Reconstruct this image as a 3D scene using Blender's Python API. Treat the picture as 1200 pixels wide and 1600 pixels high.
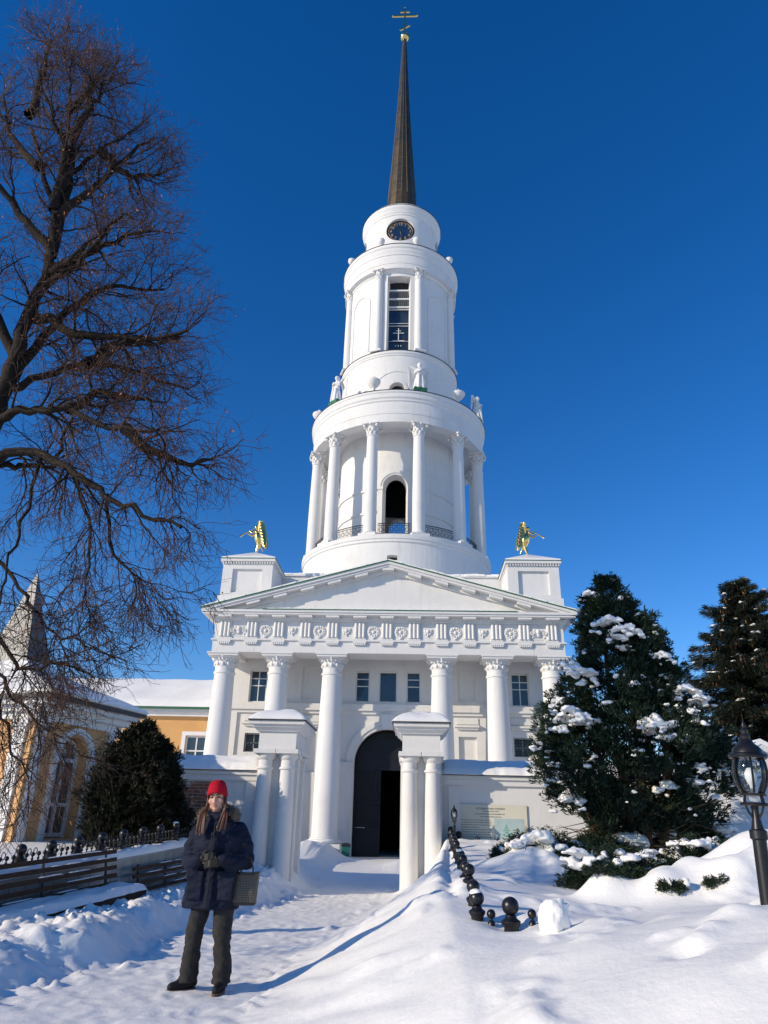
import bpy, bmesh, math, random
import numpy as np
from mathutils import Vector, Matrix, noise as mnoise

PI = math.pi
R = math.radians
scene = bpy.context.scene
for o in list(bpy.data.objects):
    bpy.data.objects.remove(o)
COL = scene.collection

# ------------------------------------------------------------------ camera
cam_data = bpy.data.cameras.new('camera')
cam_data.sensor_fit = 'VERTICAL'
cam_data.sensor_height = 36.0
cam_data.sensor_width = 27.0
cam_data.lens = 1109.664 / 1600 * 36.0
cam_data.clip_start = 0.05
cam_data.clip_end = 5000
cam = bpy.data.objects.new('camera', cam_data)
COL.objects.link(cam)
_p, _r, _y = R(23.744), R(1.39), R(-2.799)
fw = Vector((math.sin(_y) * math.cos(_p), math.cos(_y) * math.cos(_p), math.sin(_p)))
rt = Vector((math.cos(_y), -math.sin(_y), 0))
up = rt.cross(fw)
r2 = rt * math.cos(_r) + up * math.sin(_r)
u2 = up * math.cos(_r) - rt * math.sin(_r)
cam.matrix_world = Matrix(((r2.x, u2.x, -fw.x, 1.392), (r2.y, u2.y, -fw.y, -35.326),
                           (r2.z, u2.z, -fw.z, 1.012), (0, 0, 0, 1)))
scene.camera = cam

# ------------------------------------------------------------------ sky, sun, exposure
SUN_AZ, SUN_EL = R(60), R(21)              # azimuth to the left of the facade's normal
to_sun = Vector((-math.sin(SUN_AZ) * math.cos(SUN_EL), -math.cos(SUN_AZ) * math.cos(SUN_EL), math.sin(SUN_EL)))
world = bpy.data.worlds.new('World')
scene.world = world
world.use_nodes = True
wn = world.node_tree
for n in list(wn.nodes):
    wn.nodes.remove(n)
sky = wn.nodes.new('ShaderNodeTexSky')
sky.sky_type = 'NISHITA'
sky.sun_disc = False
sky.sun_elevation = SUN_EL
sky.sun_rotation = math.atan2(to_sun.x, to_sun.y)
sky.altitude = 900
sky.air_density = 1.0
sky.dust_density = 0.0
sky.ozone_density = 3.0
hs = wn.nodes.new('ShaderNodeHueSaturation')
hs.inputs['Saturation'].default_value = 1.33
hs.inputs['Hue'].default_value = 0.511
bgn = wn.nodes.new('ShaderNodeBackground')
bgn.inputs['Strength'].default_value = 0.15
wo = wn.nodes.new('ShaderNodeOutputWorld')
wn.links.new(sky.outputs['Color'], hs.inputs['Color'])
wn.links.new(hs.outputs['Color'], bgn.inputs['Color'])
wn.links.new(bgn.outputs['Background'], wo.inputs['Surface'])
sd = bpy.data.lights.new('sun', 'SUN')
sd.energy = 3.9
sd.angle = R(0.53)
sd.color = (1.0, 0.86, 0.66)
sun = bpy.data.objects.new('sun', sd)
COL.objects.link(sun)
sun.rotation_euler = (-to_sun).to_track_quat('-Z', 'Y').to_euler()
scene.view_settings.view_transform = 'Standard'
scene.view_settings.look = 'None'
scene.view_settings.gamma = 1
scene.view_settings.use_curve_mapping = False
scene.view_settings.exposure = 0.14

# ------------------------------------------------------------------ helpers
def tag(o, label=None, cat=None, group=None, kind=None):
    if label: o['label'] = label
    if cat: o['category'] = cat
    if group: o['group'] = group
    if kind: o['kind'] = kind
    return o

def empty(name, loc=(0, 0, 0), rz=0.0, label=None, cat=None, group=None, parent=None):
    o = bpy.data.objects.new(name, None)
    o.empty_display_size = 0.2
    COL.objects.link(o)
    o.location = loc
    o.rotation_euler = (0, 0, rz)
    if parent: o.parent = parent
    return tag(o, label, cat, group)

def link(name, me, parent=None, loc=(0, 0, 0), rz=0.0, scale=None):
    o = bpy.data.objects.new(name, me)
    COL.objects.link(o)
    o.location = loc
    o.rotation_euler = (0, 0, rz)
    if scale: o.scale = scale
    if parent: o.parent = parent
    return o

def copy_tree(o, parent=None):
    c = o.copy()
    COL.objects.link(c)
    if parent: c.parent = parent
    for ch in list(o.children):
        copy_tree(ch, c)
    return c

def finish(me, mat, smooth=None):
    if mat is not None:
        for m in (mat if isinstance(mat, (list, tuple)) else [mat]):
            me.materials.append(m)
    if smooth is not None:
        me.polygons.foreach_set('use_smooth', [True] * len(me.polygons))
        try:
            me.set_sharp_from_angle(angle=R(smooth))
        except Exception:
            pass
    me.update()
    return me

def arr_mesh(name, verts, faces, mat, smooth=None):
    verts = np.asarray(verts, dtype=np.float32).reshape(-1, 3)
    faces = np.asarray(faces, dtype=np.int32)
    k = faces.shape[1]
    me = bpy.data.meshes.new(name)
    me.vertices.add(len(verts))
    me.vertices.foreach_set('co', verts.ravel())
    me.loops.add(faces.size)
    me.loops.foreach_set('vertex_index', faces.ravel())
    me.polygons.add(len(faces))
    me.polygons.foreach_set('loop_start', np.arange(len(faces), dtype=np.int32) * k)
    me.polygons.foreach_set('loop_total', np.full(len(faces), k, dtype=np.int32))
    me.validate()
    return finish(me, mat, smooth)

def frame_of(d):
    d = d.normalized()
    a = Vector((0, 0, 1)) if abs(d.z) < 0.95 else Vector((1, 0, 0))
    x = d.cross(a).normalized()
    return x, d.cross(x).normalized()

class MB:
    def __init__(self):
        self.v = []
        self.f = []
    def add(self, vs, fs, M=None):
        b = len(self.v)
        for p in vs:
            self.v.append(tuple(M @ Vector(p)) if M is not None else tuple(p))
        for q in fs:
            self.f.append(tuple(i + b for i in q))
        return self
    def quad(self, a, b, c, d):
        return self.add([a, b, c, d], [(0, 1, 2, 3)])
    def box(self, x0, x1, y0, y1, z0, z1, M=None):
        vs = [(x0, y0, z0), (x1, y0, z0), (x1, y1, z0), (x0, y1, z0), (x0, y0, z1), (x1, y0, z1), (x1, y1, z1), (x0, y1, z1)]
        return self.add(vs, [(0, 3, 2, 1), (4, 5, 6, 7), (0, 1, 5, 4), (1, 2, 6, 5), (2, 3, 7, 6), (3, 0, 4, 7)], M)
    def taper(self, c0, w0, d0, c1, w1, d1, M=None):
        vs = []
        for (c, w, d) in ((c0, w0, d0), (c1, w1, d1)):
            vs += [(c[0] - w, c[1] - d, c[2]), (c[0] + w, c[1] - d, c[2]), (c[0] + w, c[1] + d, c[2]), (c[0] - w, c[1] + d, c[2])]
        return self.add(vs, [(0, 3, 2, 1), (4, 5, 6, 7), (0, 1, 5, 4), (1, 2, 6, 5), (2, 3, 7, 6), (3, 0, 4, 7)], M)
    def lathe(self, prof, n=32, c=(0, 0), a0=0.0, a1=2 * PI, M=None, cap=False, sx=1.0, sy=1.0):
        full = abs(a1 - a0 - 2 * PI) < 1e-6
        m = n if full else n + 1
        vs, fs = [], []
        for (r, z) in prof:
            for i in range(m):
                a = a0 + (a1 - a0) * i / n
                vs.append((c[0] + sx * r * math.cos(a), c[1] + sy * r * math.sin(a), z))
        for j in range(len(prof) - 1):
            for i in range(n):
                k = (i + 1) % m
                fs.append((j * m + i, j * m + k, (j + 1) * m + k, (j + 1) * m + i))
        if cap and full:
            fs.append(tuple(range(m - 1, -1, -1)))
            fs.append(tuple((len(prof) - 1) * m + i for i in range(m)))
        return self.add(vs, fs, M)
    def tube(self, pts, rad, n=6, cap=True, M=None):
        pts = [Vector(p) for p in pts]
        if not isinstance(rad, (list, tuple)): rad = [rad] * len(pts)
        vs, fs = [], []
        px = None
        for i, p in enumerate(pts):
            d = (pts[min(i + 1, len(pts) - 1)] - pts[max(i - 1, 0)])
            if d.length < 1e-9: d = Vector((0, 0, 1))
            d.normalize()
            if px is None:
                x, y = frame_of(d)
            else:
                x = (px - d * px.dot(d))
                x = x.normalized() if x.length > 1e-6 else frame_of(d)[0]
                y = d.cross(x)
            px = x
            for k in range(n):
                a = 2 * PI * k / n
                vs.append(p + (x * math.cos(a) + y * math.sin(a)) * rad[i])
        for i in range(len(pts) - 1):
            for k in range(n):
                l = (k + 1) % n
                fs.append((i * n + k, i * n + l, (i + 1) * n + l, (i + 1) * n + k))
        if cap:
            fs.append(tuple(range(n - 1, -1, -1)))
            fs.append(tuple((len(pts) - 1) * n + k for k in range(n)))
        return self.add(vs, fs, M)
    def ball(self, c, r, n=12, m=8, s=(1, 1, 1), M=None):
        vs = [(c[0], c[1], c[2] - r * s[2])]
        fs = []
        for j in range(1, m):
            t = -PI / 2 + PI * j / m
            for i in range(n):
                a = 2 * PI * i / n
                vs.append((c[0] + r * s[0] * math.cos(t) * math.cos(a), c[1] + r * s[1] * math.cos(t) * math.sin(a), c[2] + r * s[2] * math.sin(t)))
        vs.append((c[0], c[1], c[2] + r * s[2]))
        for i in range(n):
            fs.append((0, 1 + (i + 1) % n, 1 + i))
            fs.append((len(vs) - 1, 1 + (m - 2) * n + i, 1 + (m - 2) * n + (i + 1) % n))
        for j in range(m - 2):
            for i in range(n):
                k = (i + 1) % n
                fs.append((1 + j * n + i, 1 + j * n + k, 1 + (j + 1) * n + k, 1 + (j + 1) * n + i))
        return self.add(vs, fs, M)
    def capsule(self, a, b, ra, rb, n=12, flat=1.0):
        a, b = Vector(a), Vector(b)
        d = (b - a)
        L = d.length
        d.normalize()
        pts, rad = [], []
        for t in (0.05, 0.35, 0.7, 1.0):
            s = math.sin(PI / 2 * t)
            pts.append(a - d * ra * math.cos(PI / 2 * t)); rad.append(ra * s)
        for t in (0.33, 0.66):
            pts.append(a.lerp(b, t)); rad.append(ra + (rb - ra) * t)
        for t in (1.0, 0.7, 0.35, 0.05):
            s = math.sin(PI / 2 * t)
            pts.append(b + d * rb * math.cos(PI / 2 * t)); rad.append(rb * s)
        return self.tube(pts, rad, n)
    def torus(self, c, R0, r0, n=24, m=8, M=None):
        vs, fs = [], []
        for i in range(n):
            a = 2 * PI * i / n
            for j in range(m):
                b = 2 * PI * j / m
                vs.append((c[0] + (R0 + r0 * math.cos(b)) * math.cos(a), c[1] + (R0 + r0 * math.cos(b)) * math.sin(a), c[2] + r0 * math.sin(b)))
        for i in range(n):
            for j in range(m):
                fs.append((i * m + j, ((i + 1) % n) * m + j, ((i + 1) % n) * m + (j + 1) % m, i * m + (j + 1) % m))
        return self.add(vs, fs, M)
    def prism(self, poly, y0, y1, M=None):
        n = len(poly)
        vs = [(p[0], y0, p[1]) for p in poly] + [(p[0], y1, p[1]) for p in poly]
        fs = [tuple(range(n)), tuple(range(2 * n - 1, n - 1, -1))]
        for i in range(n):
            k = (i + 1) % n
            fs.append((i, n + i, n + k, k))
        return self.add(vs, fs, M)
    def me(self, name, mat, smooth=None):
        me = bpy.data.meshes.new(name)
        me.from_pydata(self.v, [], self.f)
        me.validate()
        return finish(me, mat, smooth)
    def build(self, name, mat, parent=None, smooth=None, loc=(0, 0, 0), rz=0.0):
        return link(name, self.me(name, mat, smooth), parent, loc, rz)

def rect_hole(a, b, z0, z1):
    return dict(a=a, b=b, lo=lambda u: z0, hi=lambda u: z1, n=1)
def arch_hole(c, hw, z0, zs, rise=None):
    rise = hw if rise is None else rise
    return dict(a=c - hw, b=c + hw, lo=lambda u: z0, hi=lambda u: zs + rise * math.sqrt(max(0, 1 - ((u - c) / hw) ** 2)), n=24)
def round_hole(c, hw, zc, rz):
    g = lambda u: rz * math.sqrt(max(0, 1 - ((u - c) / hw) ** 2))
    return dict(a=c - hw, b=c + hw, lo=lambda u: zc - g(u), hi=lambda u: zc + g(u), n=28)

def holed_wall(mb, u0, u1, z0, z1, holes, fm, depth, du=1e9, back=True):
    cuts = {round(u0, 6), round(u1, 6)}
    n = max(1, int(math.ceil((u1 - u0) / du)))
    for i in range(n + 1): cuts.add(round(u0 + (u1 - u0) * i / n, 6))
    for h in holes:
        for i in range(h['n'] + 1):
            t = i / h['n']
            if h['n'] > 4: t = 0.5 - 0.5 * math.cos(PI * t)
            cuts.add(round(h['a'] + (h['b'] - h['a']) * t, 6))
    cuts = sorted(c for c in cuts if u0 - 1e-6 <= c <= u1 + 1e-6)
    for ua, ub in zip(cuts, cuts[1:]):
        if ub - ua < 1e-5: continue
        um = (ua + ub) / 2
        bl = sorted([h for h in holes if h['a'] - 1e-6 < um < h['b'] + 1e-6], key=lambda h: h['lo'](um))
        za = zb = z0
        segs = []
        for h in bl:
            segs.append((za, zb, h['lo'](ua), h['lo'](ub)))
            za, zb = h['hi'](ua), h['hi'](ub)
            for g in ('lo', 'hi'):
                pa, pb = h[g](ua), h[g](ub)
                if z0 + 1e-4 < max(pa, pb) and min(pa, pb) < z1 - 1e-4:
                    mb.quad(fm(ua, pa, 0), fm(ub, pb, 0), fm(ub, pb, depth), fm(ua, pa, depth))
        segs.append((za, zb, z1, z1))
        for (a0, b0, a1, b1) in segs:
            if a1 - a0 > 1e-4 or b1 - b0 > 1e-4:
                mb.quad(fm(ua, a0, 0), fm(ub, b0, 0), fm(ub, b1, 0), fm(ua, a1, 0))
                if back: mb.quad(fm(ua, a0, depth), fm(ua, a1, depth), fm(ub, b1, depth), fm(ub, b0, depth))
    for h in holes:
        for u in (h['a'], h['b']):
            lo, hi = h['lo'](u), h['hi'](u)
            if hi - lo > 1e-3:
                mb.quad(fm(u, lo, 0), fm(u, hi, 0), fm(u, hi, depth), fm(u, lo, depth))
    return mb

_rs = np.random.RandomState(11)
_T = _rs.rand(256, 256)
def vnoise(x, y):
    x = np.asarray(x, float); y = np.asarray(y, float)
    xi = np.floor(x).astype(int); yi = np.floor(y).astype(int)
    fx = x - xi; fy = y - yi
    fx = fx * fx * fx * (fx * (fx * 6 - 15) + 10); fy = fy * fy * fy * (fy * (fy * 6 - 15) + 10)
    a = _T[xi % 256, yi % 256]; b = _T[(xi + 1) % 256, yi % 256]
    c = _T[xi % 256, (yi + 1) % 256]; d = _T[(xi + 1) % 256, (yi + 1) % 256]
    return (a * (1 - fx) + b * fx) * (1 - fy) + (c * (1 - fx) + d * fx) * fy - 0.5
def fbm(x, y, s, o=4):
    t = 0; a = 1.0
    for i in range(o):
        t = t + a * vnoise(np.asarray(x) / s + 17.3 * i, np.asarray(y) / s - 9.1 * i)
        s = s / 2.03; a *= 0.5
    return t

def remesh(mb, voxel, smooth_it=4, name='body', mat=None):
    me = mb.me('tmp', None)
    o = bpy.data.objects.new('tmp', me)
    COL.objects.link(o)
    m = o.modifiers.new('r', 'REMESH'); m.mode = 'VOXEL'; m.voxel_size = voxel
    if smooth_it:
        s = o.modifiers.new('s', 'SMOOTH'); s.factor = 0.5; s.iterations = smooth_it
    dg = bpy.context.evaluated_depsgraph_get()
    out = bpy.data.meshes.new_from_object(o.evaluated_get(dg))
    bpy.data.objects.remove(o)
    out.name = name
    return finish(out, mat, 60)

# ------------------------------------------------------------------ materials
def new_mat(name):
    m = bpy.data.materials.new(name)
    m.use_nodes = True
    nt = m.node_tree
    b = nt.nodes['Principled BSDF']
    return m, nt, b

def N(nt, t, **kw):
    n = nt.nodes.new(t)
    for k, v in kw.items():
        setattr(n, k, v)
    return n

def noise_tex(nt, scale, detail=4, rough=0.55, coord='Object', stretch=None):
    tc = N(nt, 'ShaderNodeTexCoord')
    t = N(nt, 'ShaderNodeTexNoise')
    t.inputs['Scale'].default_value = scale
    t.inputs['Detail'].default_value = detail
    t.inputs['Roughness'].default_value = rough
    if stretch:
        mp = N(nt, 'ShaderNodeMapping')
        mp.inputs['Scale'].default_value = stretch
        nt.links.new(tc.outputs[coord], mp.inputs['Vector'])
        nt.links.new(mp.outputs['Vector'], t.inputs['Vector'])
    else:
        nt.links.new(tc.outputs[coord], t.inputs['Vector'])
    return t

def ramp(nt, src, stops):
    r = N(nt, 'ShaderNodeValToRGB')
    e = r.color_ramp.elements
    while len(e) < len(stops): e.new(0.5)
    for el, (p, c) in zip(e, stops):
        el.position = p
        el.color = (c[0], c[1], c[2], 1)
    nt.links.new(src, r.inputs['Fac'])
    return r

def bump(nt, b, src, strength, dist, prev=None):
    n = N(nt, 'ShaderNodeBump')
    n.inputs['Strength'].default_value = strength
    n.inputs['Distance'].default_value = dist
    nt.links.new(src, n.inputs['Height'])
    if prev is not None: nt.links.new(prev.outputs['Normal'], n.inputs['Normal'])
    nt.links.new(n.outputs['Normal'], b.inputs['Normal'])
    return n

def simple(name, col, rough=0.7, metal=0.0, var=0.12, scale=6.0, bstr=0.15, bdist=0.01, bscale=40, spec=0.4, stretch=None):
    m, nt, b = new_mat(name)
    t = noise_tex(nt, scale, 5, stretch=stretch)
    lo = [max(0, c * (1 - var)) for c in col]
    hi = [min(1, c * (1 + var)) for c in col]
    r = ramp(nt, t.outputs['Fac'], [(0.3, lo), (0.7, hi)])
    nt.links.new(r.outputs['Color'], b.inputs['Base Color'])
    b.inputs['Roughness'].default_value = rough
    b.inputs['Metallic'].default_value = metal
    b.inputs['Specular IOR Level'].default_value = spec
    if bstr:
        t2 = noise_tex(nt, bscale, 4, stretch=stretch)
        bump(nt, b, t2.outputs['Fac'], bstr, bdist)
    return m

def make_plaster():
    m, nt, b = new_mat('white_plaster')
    t = noise_tex(nt, 0.7, 6, 0.65)
    r = ramp(nt, t.outputs['Fac'], [(0.25, (0.63, 0.615, 0.59)), (0.45, (0.70, 0.69, 0.67)), (0.8, (0.73, 0.72, 0.70))])
    t3 = noise_tex(nt, 1.6, 6, 0.7, stretch=(2.5, 2.5, 0.18))
    r3 = ramp(nt, t3.outputs['Fac'], [(0.26, (0.80, 0.785, 0.755)), (0.44, (1, 1, 1))])
    mx = N(nt, 'ShaderNodeMix', data_type='RGBA', blend_type='MULTIPLY')
    mx.inputs['Factor'].default_value = 0.7
    nt.links.new(r.outputs['Color'], mx.inputs['A'])
    nt.links.new(r3.outputs['Color'], mx.inputs['B'])
    nt.links.new(mx.outputs['Result'], b.inputs['Base Color'])
    b.inputs['Roughness'].default_value = 0.82
    b.inputs['Specular IOR Level'].default_value = 0.25
    t2 = noise_tex(nt, 3.0, 8, 0.65)
    bump(nt, b, t2.outputs['Fac'], 0.35, 0.03)
    return m

def make_snow(name='snow', grain=True):
    m, nt, b = new_mat(name)
    t = noise_tex(nt, 1.3, 4)
    r = ramp(nt, t.outputs['Fac'], [(0.3, (0.87, 0.857, 0.81)), (0.7, (0.92, 0.905, 0.86))])
    nt.links.new(r.outputs['Color'], b.inputs['Base Color'])
    b.inputs['Roughness'].default_value = 0.55
    b.inputs['Specular IOR Level'].default_value = 0.3
    t1 = noise_tex(nt, 9, 6, 0.6)
    b1 = bump(nt, b, t1.outputs['Fac'], 0.35, 0.03)
    if grain:
        t2 = noise_tex(nt, 120, 4, 0.75)
        bump(nt, b, t2.outputs['Fac'], 0.4, 0.006, b1)
    return m

def make_spire():
    m, nt, b = new_mat('spire_sheet')
    tc = N(nt, 'ShaderNodeTexCoord')
    sep = N(nt, 'ShaderNodeSeparateXYZ')
    nt.links.new(tc.outputs['Object'], sep.inputs['Vector'])
    at = N(nt, 'ShaderNodeMath', operation='ARCTAN2')
    nt.links.new(sep.outputs['Y'], at.inputs[0]); nt.links.new(sep.outputs['X'], at.inputs[1])
    cb = N(nt, 'ShaderNodeCombineXYZ')
    mu = N(nt, 'ShaderNodeMath', operation='MULTIPLY'); mu.inputs[1].default_value = 16 / (2 * PI)
    nt.links.new(at.outputs[0], mu.inputs[0])
    nt.links.new(mu.outputs[0], cb.inputs['X']); nt.links.new(sep.outputs['Z'], cb.inputs['Y'])
    bt = N(nt, 'ShaderNodeTexBrick')
    bt.inputs['Scale'].default_value = 1.0
    bt.inputs['Brick Width'].default_value = 1.0
    bt.inputs['Row Height'].default_value = 0.75
    bt.inputs['Mortar Size'].default_value = 0.022
    bt.inputs['Color1'].default_value = (0.018, 0.016, 0.014, 1)
    bt.inputs['Color2'].default_value = (0.085, 0.066, 0.045, 1)
    bt.inputs['Mortar'].default_value = (0.02, 0.018, 0.014, 1)
    bt.inputs['Bias'].default_value = -0.25
    nt.links.new(cb.outputs['Vector'], bt.inputs['Vector'])
    t = noise_tex(nt, 0.35, 4)
    r = ramp(nt, t.outputs['Fac'], [(0.40, (0.05, 0.065, 0.08)), (0.66, (0.24, 0.16, 0.07))])
    zr = N(nt, 'ShaderNodeMapRange')
    zr.inputs['From Min'].default_value = 3; zr.inputs['From Max'].default_value = 9
    nt.links.new(sep.outputs['Z'], zr.inputs['Value'])
    lowc = N(nt, 'ShaderNodeMix', data_type='RGBA')
    lowc.inputs['A'].default_value = (0.24, 0.165, 0.065, 1); lowc.inputs['B'].default_value = (0.045, 0.05, 0.058, 1)
    nt.links.new(zr.outputs['Result'], lowc.inputs['Factor'])
    mx = N(nt, 'ShaderNodeMix', data_type='RGBA'); mx.inputs['Factor'].default_value = 0.55
    nt.links.new(lowc.outputs['Result'], mx.inputs['A']); nt.links.new(bt.outputs['Color'], mx.inputs['B'])
    mx2 = N(nt, 'ShaderNodeMix', data_type='RGBA'); mx2.inputs['Factor'].default_value = 0.3
    nt.links.new(mx.outputs['Result'], mx2.inputs['A']); nt.links.new(r.outputs['Color'], mx2.inputs['B'])
    nt.links.new(mx2.outputs['Result'], b.inputs['Base Color'])
    b.inputs['Metallic'].default_value = 0.75
    b.inputs['Roughness'].default_value = 0.42
    bump(nt, b, bt.outputs['Fac'], 0.4, 0.02).invert = True
    return m

def make_brick():
    m, nt, b = new_mat('worn_brick')
    tc = N(nt, 'ShaderNodeTexCoord')
    mp = N(nt, 'ShaderNodeMapping'); mp.inputs['Rotation'].default_value = (R(90), 0, 0)
    nt.links.new(tc.outputs['Object'], mp.inputs['Vector'])
    bt = N(nt, 'ShaderNodeTexBrick')
    bt.inputs['Scale'].default_value = 1.0
    bt.inputs['Brick Width'].default_value = 0.25
    bt.inputs['Row Height'].default_value = 0.078
    bt.inputs['Mortar Size'].default_value = 0.007
    bt.inputs['Color1'].default_value = (0.30, 0.115, 0.06, 1)
    bt.inputs['Color2'].default_value = (0.16, 0.065, 0.04, 1)
    bt.inputs['Mortar'].default_value = (0.34, 0.29, 0.24, 1)
    nt.links.new(mp.outputs['Vector'], bt.inputs['Vector'])
    t = noise_tex(nt, 5, 6, 0.7)
    r = ramp(nt, t.outputs['Fac'], [(0.57, (0, 0, 0)), (0.63, (1, 1, 1))])
    mx = N(nt, 'ShaderNodeMix', data_type='RGBA')
    nt.links.new(r.outputs['Color'], mx.inputs['Factor'])
    nt.links.new(bt.outputs['Color'], mx.inputs['A'])
    mx.inputs['B'].default_value = (0.55, 0.50, 0.44, 1)
    nt.links.new(mx.outputs['Result'], b.inputs['Base Color'])
    b.inputs['Roughness'].default_value = 0.9
    t2 = noise_tex(nt, 20, 6, 0.7)
    bump(nt, b, t2.outputs['Fac'], 0.8, 0.02)
    return m

def make_glass(name, col=(0.02, 0.03, 0.045), rough=0.06):
    m, nt, b = new_mat(name)
    t = noise_tex(nt, 1.1, 2)
    r = ramp(nt, t.outputs['Fac'], [(0.3, [c * 0.6 for c in col]), (0.7, [c * 1.5 for c in col])])
    nt.links.new(r.outputs['Color'], b.inputs['Base Color'])
    b.inputs['Roughness'].default_value = rough
    b.inputs['Specular IOR Level'].default_value = 0.75
    t2 = noise_tex(nt, 1.7, 2)
    bump(nt, b, t2.outputs['Fac'], 0.08, 0.05)
    return m

def make_clear():
    m, nt, b = new_mat('lantern_glass')
    t = noise_tex(nt, 9, 2)
    r = ramp(nt, t.outputs['Fac'], [(0.3, (0.9, 0.95, 0.97)), (0.7, (0.97, 0.98, 0.98))])
    tr = N(nt, 'ShaderNodeBsdfTransparent')
    nt.links.new(r.outputs['Color'], tr.inputs['Color'])
    gl = N(nt, 'ShaderNodeBsdfGlossy'); gl.inputs['Roughness'].default_value = 0.05
    fr = N(nt, 'ShaderNodeFresnel'); fr.inputs['IOR'].default_value = 1.6
    mx = N(nt, 'ShaderNodeMixShader')
    nt.links.new(fr.outputs['Fac'], mx.inputs['Fac'])
    nt.links.new(tr.outputs['BSDF'], mx.inputs[1]); nt.links.new(gl.outputs['BSDF'], mx.inputs[2])
    nt.links.new(mx.outputs['Shader'], nt.nodes['Material Output'].inputs['Surface'])
    return m

def make_leaf(name, c0, c1, rough=0.6, scale=2.5, trans=0.0):
    m, nt, b = new_mat(name)
    t = noise_tex(nt, scale, 5, 0.65)
    r = ramp(nt, t.outputs['Fac'], [(0.3, c0), (0.7, c1)])
    nt.links.new(r.outputs['Color'], b.inputs['Base Color'])
    b.inputs['Roughness'].default_value = rough
    b.inputs['Specular IOR Level'].default_value = 0.25
    return m

def make_checker():
    m, nt, b = new_mat('woven_canvas')
    tc = N(nt, 'ShaderNodeTexCoord')
    mp = N(nt, 'ShaderNodeMapping')
    mp.inputs['Rotation'].default_value = (0, R(45), 0)
    nt.links.new(tc.outputs['Object'], mp.inputs['Vector'])
    ck = N(nt, 'ShaderNodeTexChecker')
    ck.inputs['Scale'].default_value = 88
    ck.inputs['Color1'].default_value = (0.13, 0.108, 0.08, 1)
    ck.inputs['Color2'].default_value = (0.018, 0.015, 0.014, 1)
    nt.links.new(mp.outputs['Vector'], ck.inputs['Vector'])
    nt.links.new(ck.outputs['Color'], b.inputs['Base Color'])
    b.inputs['Roughness'].default_value = 0.5
    return m

M = {}
M['plaster'] = make_plaster()
M['snow'] = make_snow()
M['snow_roof'] = make_snow('roof_snow', False)
M['spire'] = make_spire()
M['brick'] = make_brick()
M['glass'] = make_glass('dark_glass')
M['chapel_glass'] = make_glass('pale_glass', (0.16, 0.12, 0.10), 0.09)
M['clear'] = make_clear()
M['green'] = simple('green_sheet_metal', (0.025, 0.14, 0.065), 0.45, 0.1, 0.2, 3, 0.1)
M['gold'] = simple('gilding', (0.86, 0.60, 0.20), 0.22, 1.0, 0.08, 8, 0.12, 0.01, 14)
M['gold_dull'] = simple('old_gilding', (0.62, 0.43, 0.16), 0.33, 1.0, 0.15, 5, 0.1)
M['iron'] = simple('black_iron', (0.012, 0.012, 0.014), 0.38, 0.25, 0.3, 20, 0.12, 0.004, 90, 0.5)
M['iron_gloss'] = simple('glossy_black_iron', (0.011, 0.011, 0.013), 0.33, 0.1, 0.4, 30, 0.15, 0.003, 60, 0.5)
M['door'] = simple('dark_painted_iron', (0.009, 0.010, 0.014), 0.5, 0.2, 0.3, 4, 0.2, 0.01, 30)
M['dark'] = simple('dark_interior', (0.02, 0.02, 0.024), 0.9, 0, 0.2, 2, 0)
M['clock'] = simple('clock_blue', (0.010, 0.030, 0.075), 0.35, 0.0, 0.3, 2, 0)
M['numeral'] = simple('numeral_gold', (0.75, 0.50, 0.22), 0.35, 0.6, 0.1, 5, 0)
M['yellow'] = simple('yellow_plaster', (0.68, 0.40, 0.19), 0.85, 0, 0.10, 1.2, 0.2, 0.01, 20, 0.2)
M['orange'] = simple('orange_plaster', (0.66, 0.37, 0.15), 0.85, 0, 0.08, 0.8, 0.2, 0.01, 12, 0.2)
M['trim'] = simple('white_trim', (0.74, 0.735, 0.72), 0.7, 0, 0.05, 2, 0.15, 0.01, 25, 0.25)
M['frame'] = simple('white_window_frame', (0.70, 0.70, 0.69), 0.5, 0, 0.05, 3, 0)
M['greyroof'] = simple('grey_roof_metal', (0.13, 0.135, 0.14), 0.5, 0.3, 0.18, 1.5, 0.2, 0.02, 6)
M['gutter'] = simple('dark_gutter', (0.035, 0.035, 0.038), 0.5, 0.3, 0.2, 5, 0)
M['wood'] = simple('weathered_wood', (0.060, 0.033, 0.021), 0.75, 0, 0.35, 6, 0.3, 0.01, 30, 0.12, (1, 1, 8))
M['tile'] = simple('granite_tile', (0.27, 0.27, 0.265), 0.35, 0, 0.30, 1.6, 0.08, 0.004, 50, 0.5)
M['bark'] = simple('bark', (0.021, 0.015, 0.011), 0.85, 0, 0.4, 7, 0.7, 0.03, 18, 0.2)
M['twig'] = simple('twig_bark', (0.072, 0.036, 0.023), 0.7, 0, 0.45, 1.5, 0, spec=0.3)
M['dryleaf'] = make_leaf('dry_leaf', (0.16, 0.045, 0.018), (0.36, 0.13, 0.05), 0.6, 3)
M['thuja'] = make_leaf('thuja_green', (0.005, 0.013, 0.009), (0.030, 0.054, 0.026), 0.6, 1.7)
M['thuja_brown'] = make_leaf('dead_thuja', (0.05, 0.035, 0.02), (0.13, 0.09, 0.05), 0.8, 5)
M['spruce'] = make_leaf('spruce_needles', (0.010, 0.017, 0.011), (0.030, 0.036, 0.020), 0.6, 1.5)
M['cone'] = make_leaf('spruce_cone', (0.13, 0.06, 0.028), (0.26, 0.125, 0.06), 0.7, 6)
M['yew'] = make_leaf('yew_needles', (0.004, 0.007, 0.004), (0.024, 0.025, 0.010), 0.6, 1.6)
M['redbark'] = simple('thuja_bark', (0.085, 0.050, 0.032), 0.85, 0, 0.35, 6, 0.6, 0.02, 25, 0.2, (1, 1, 0.2))
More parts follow.
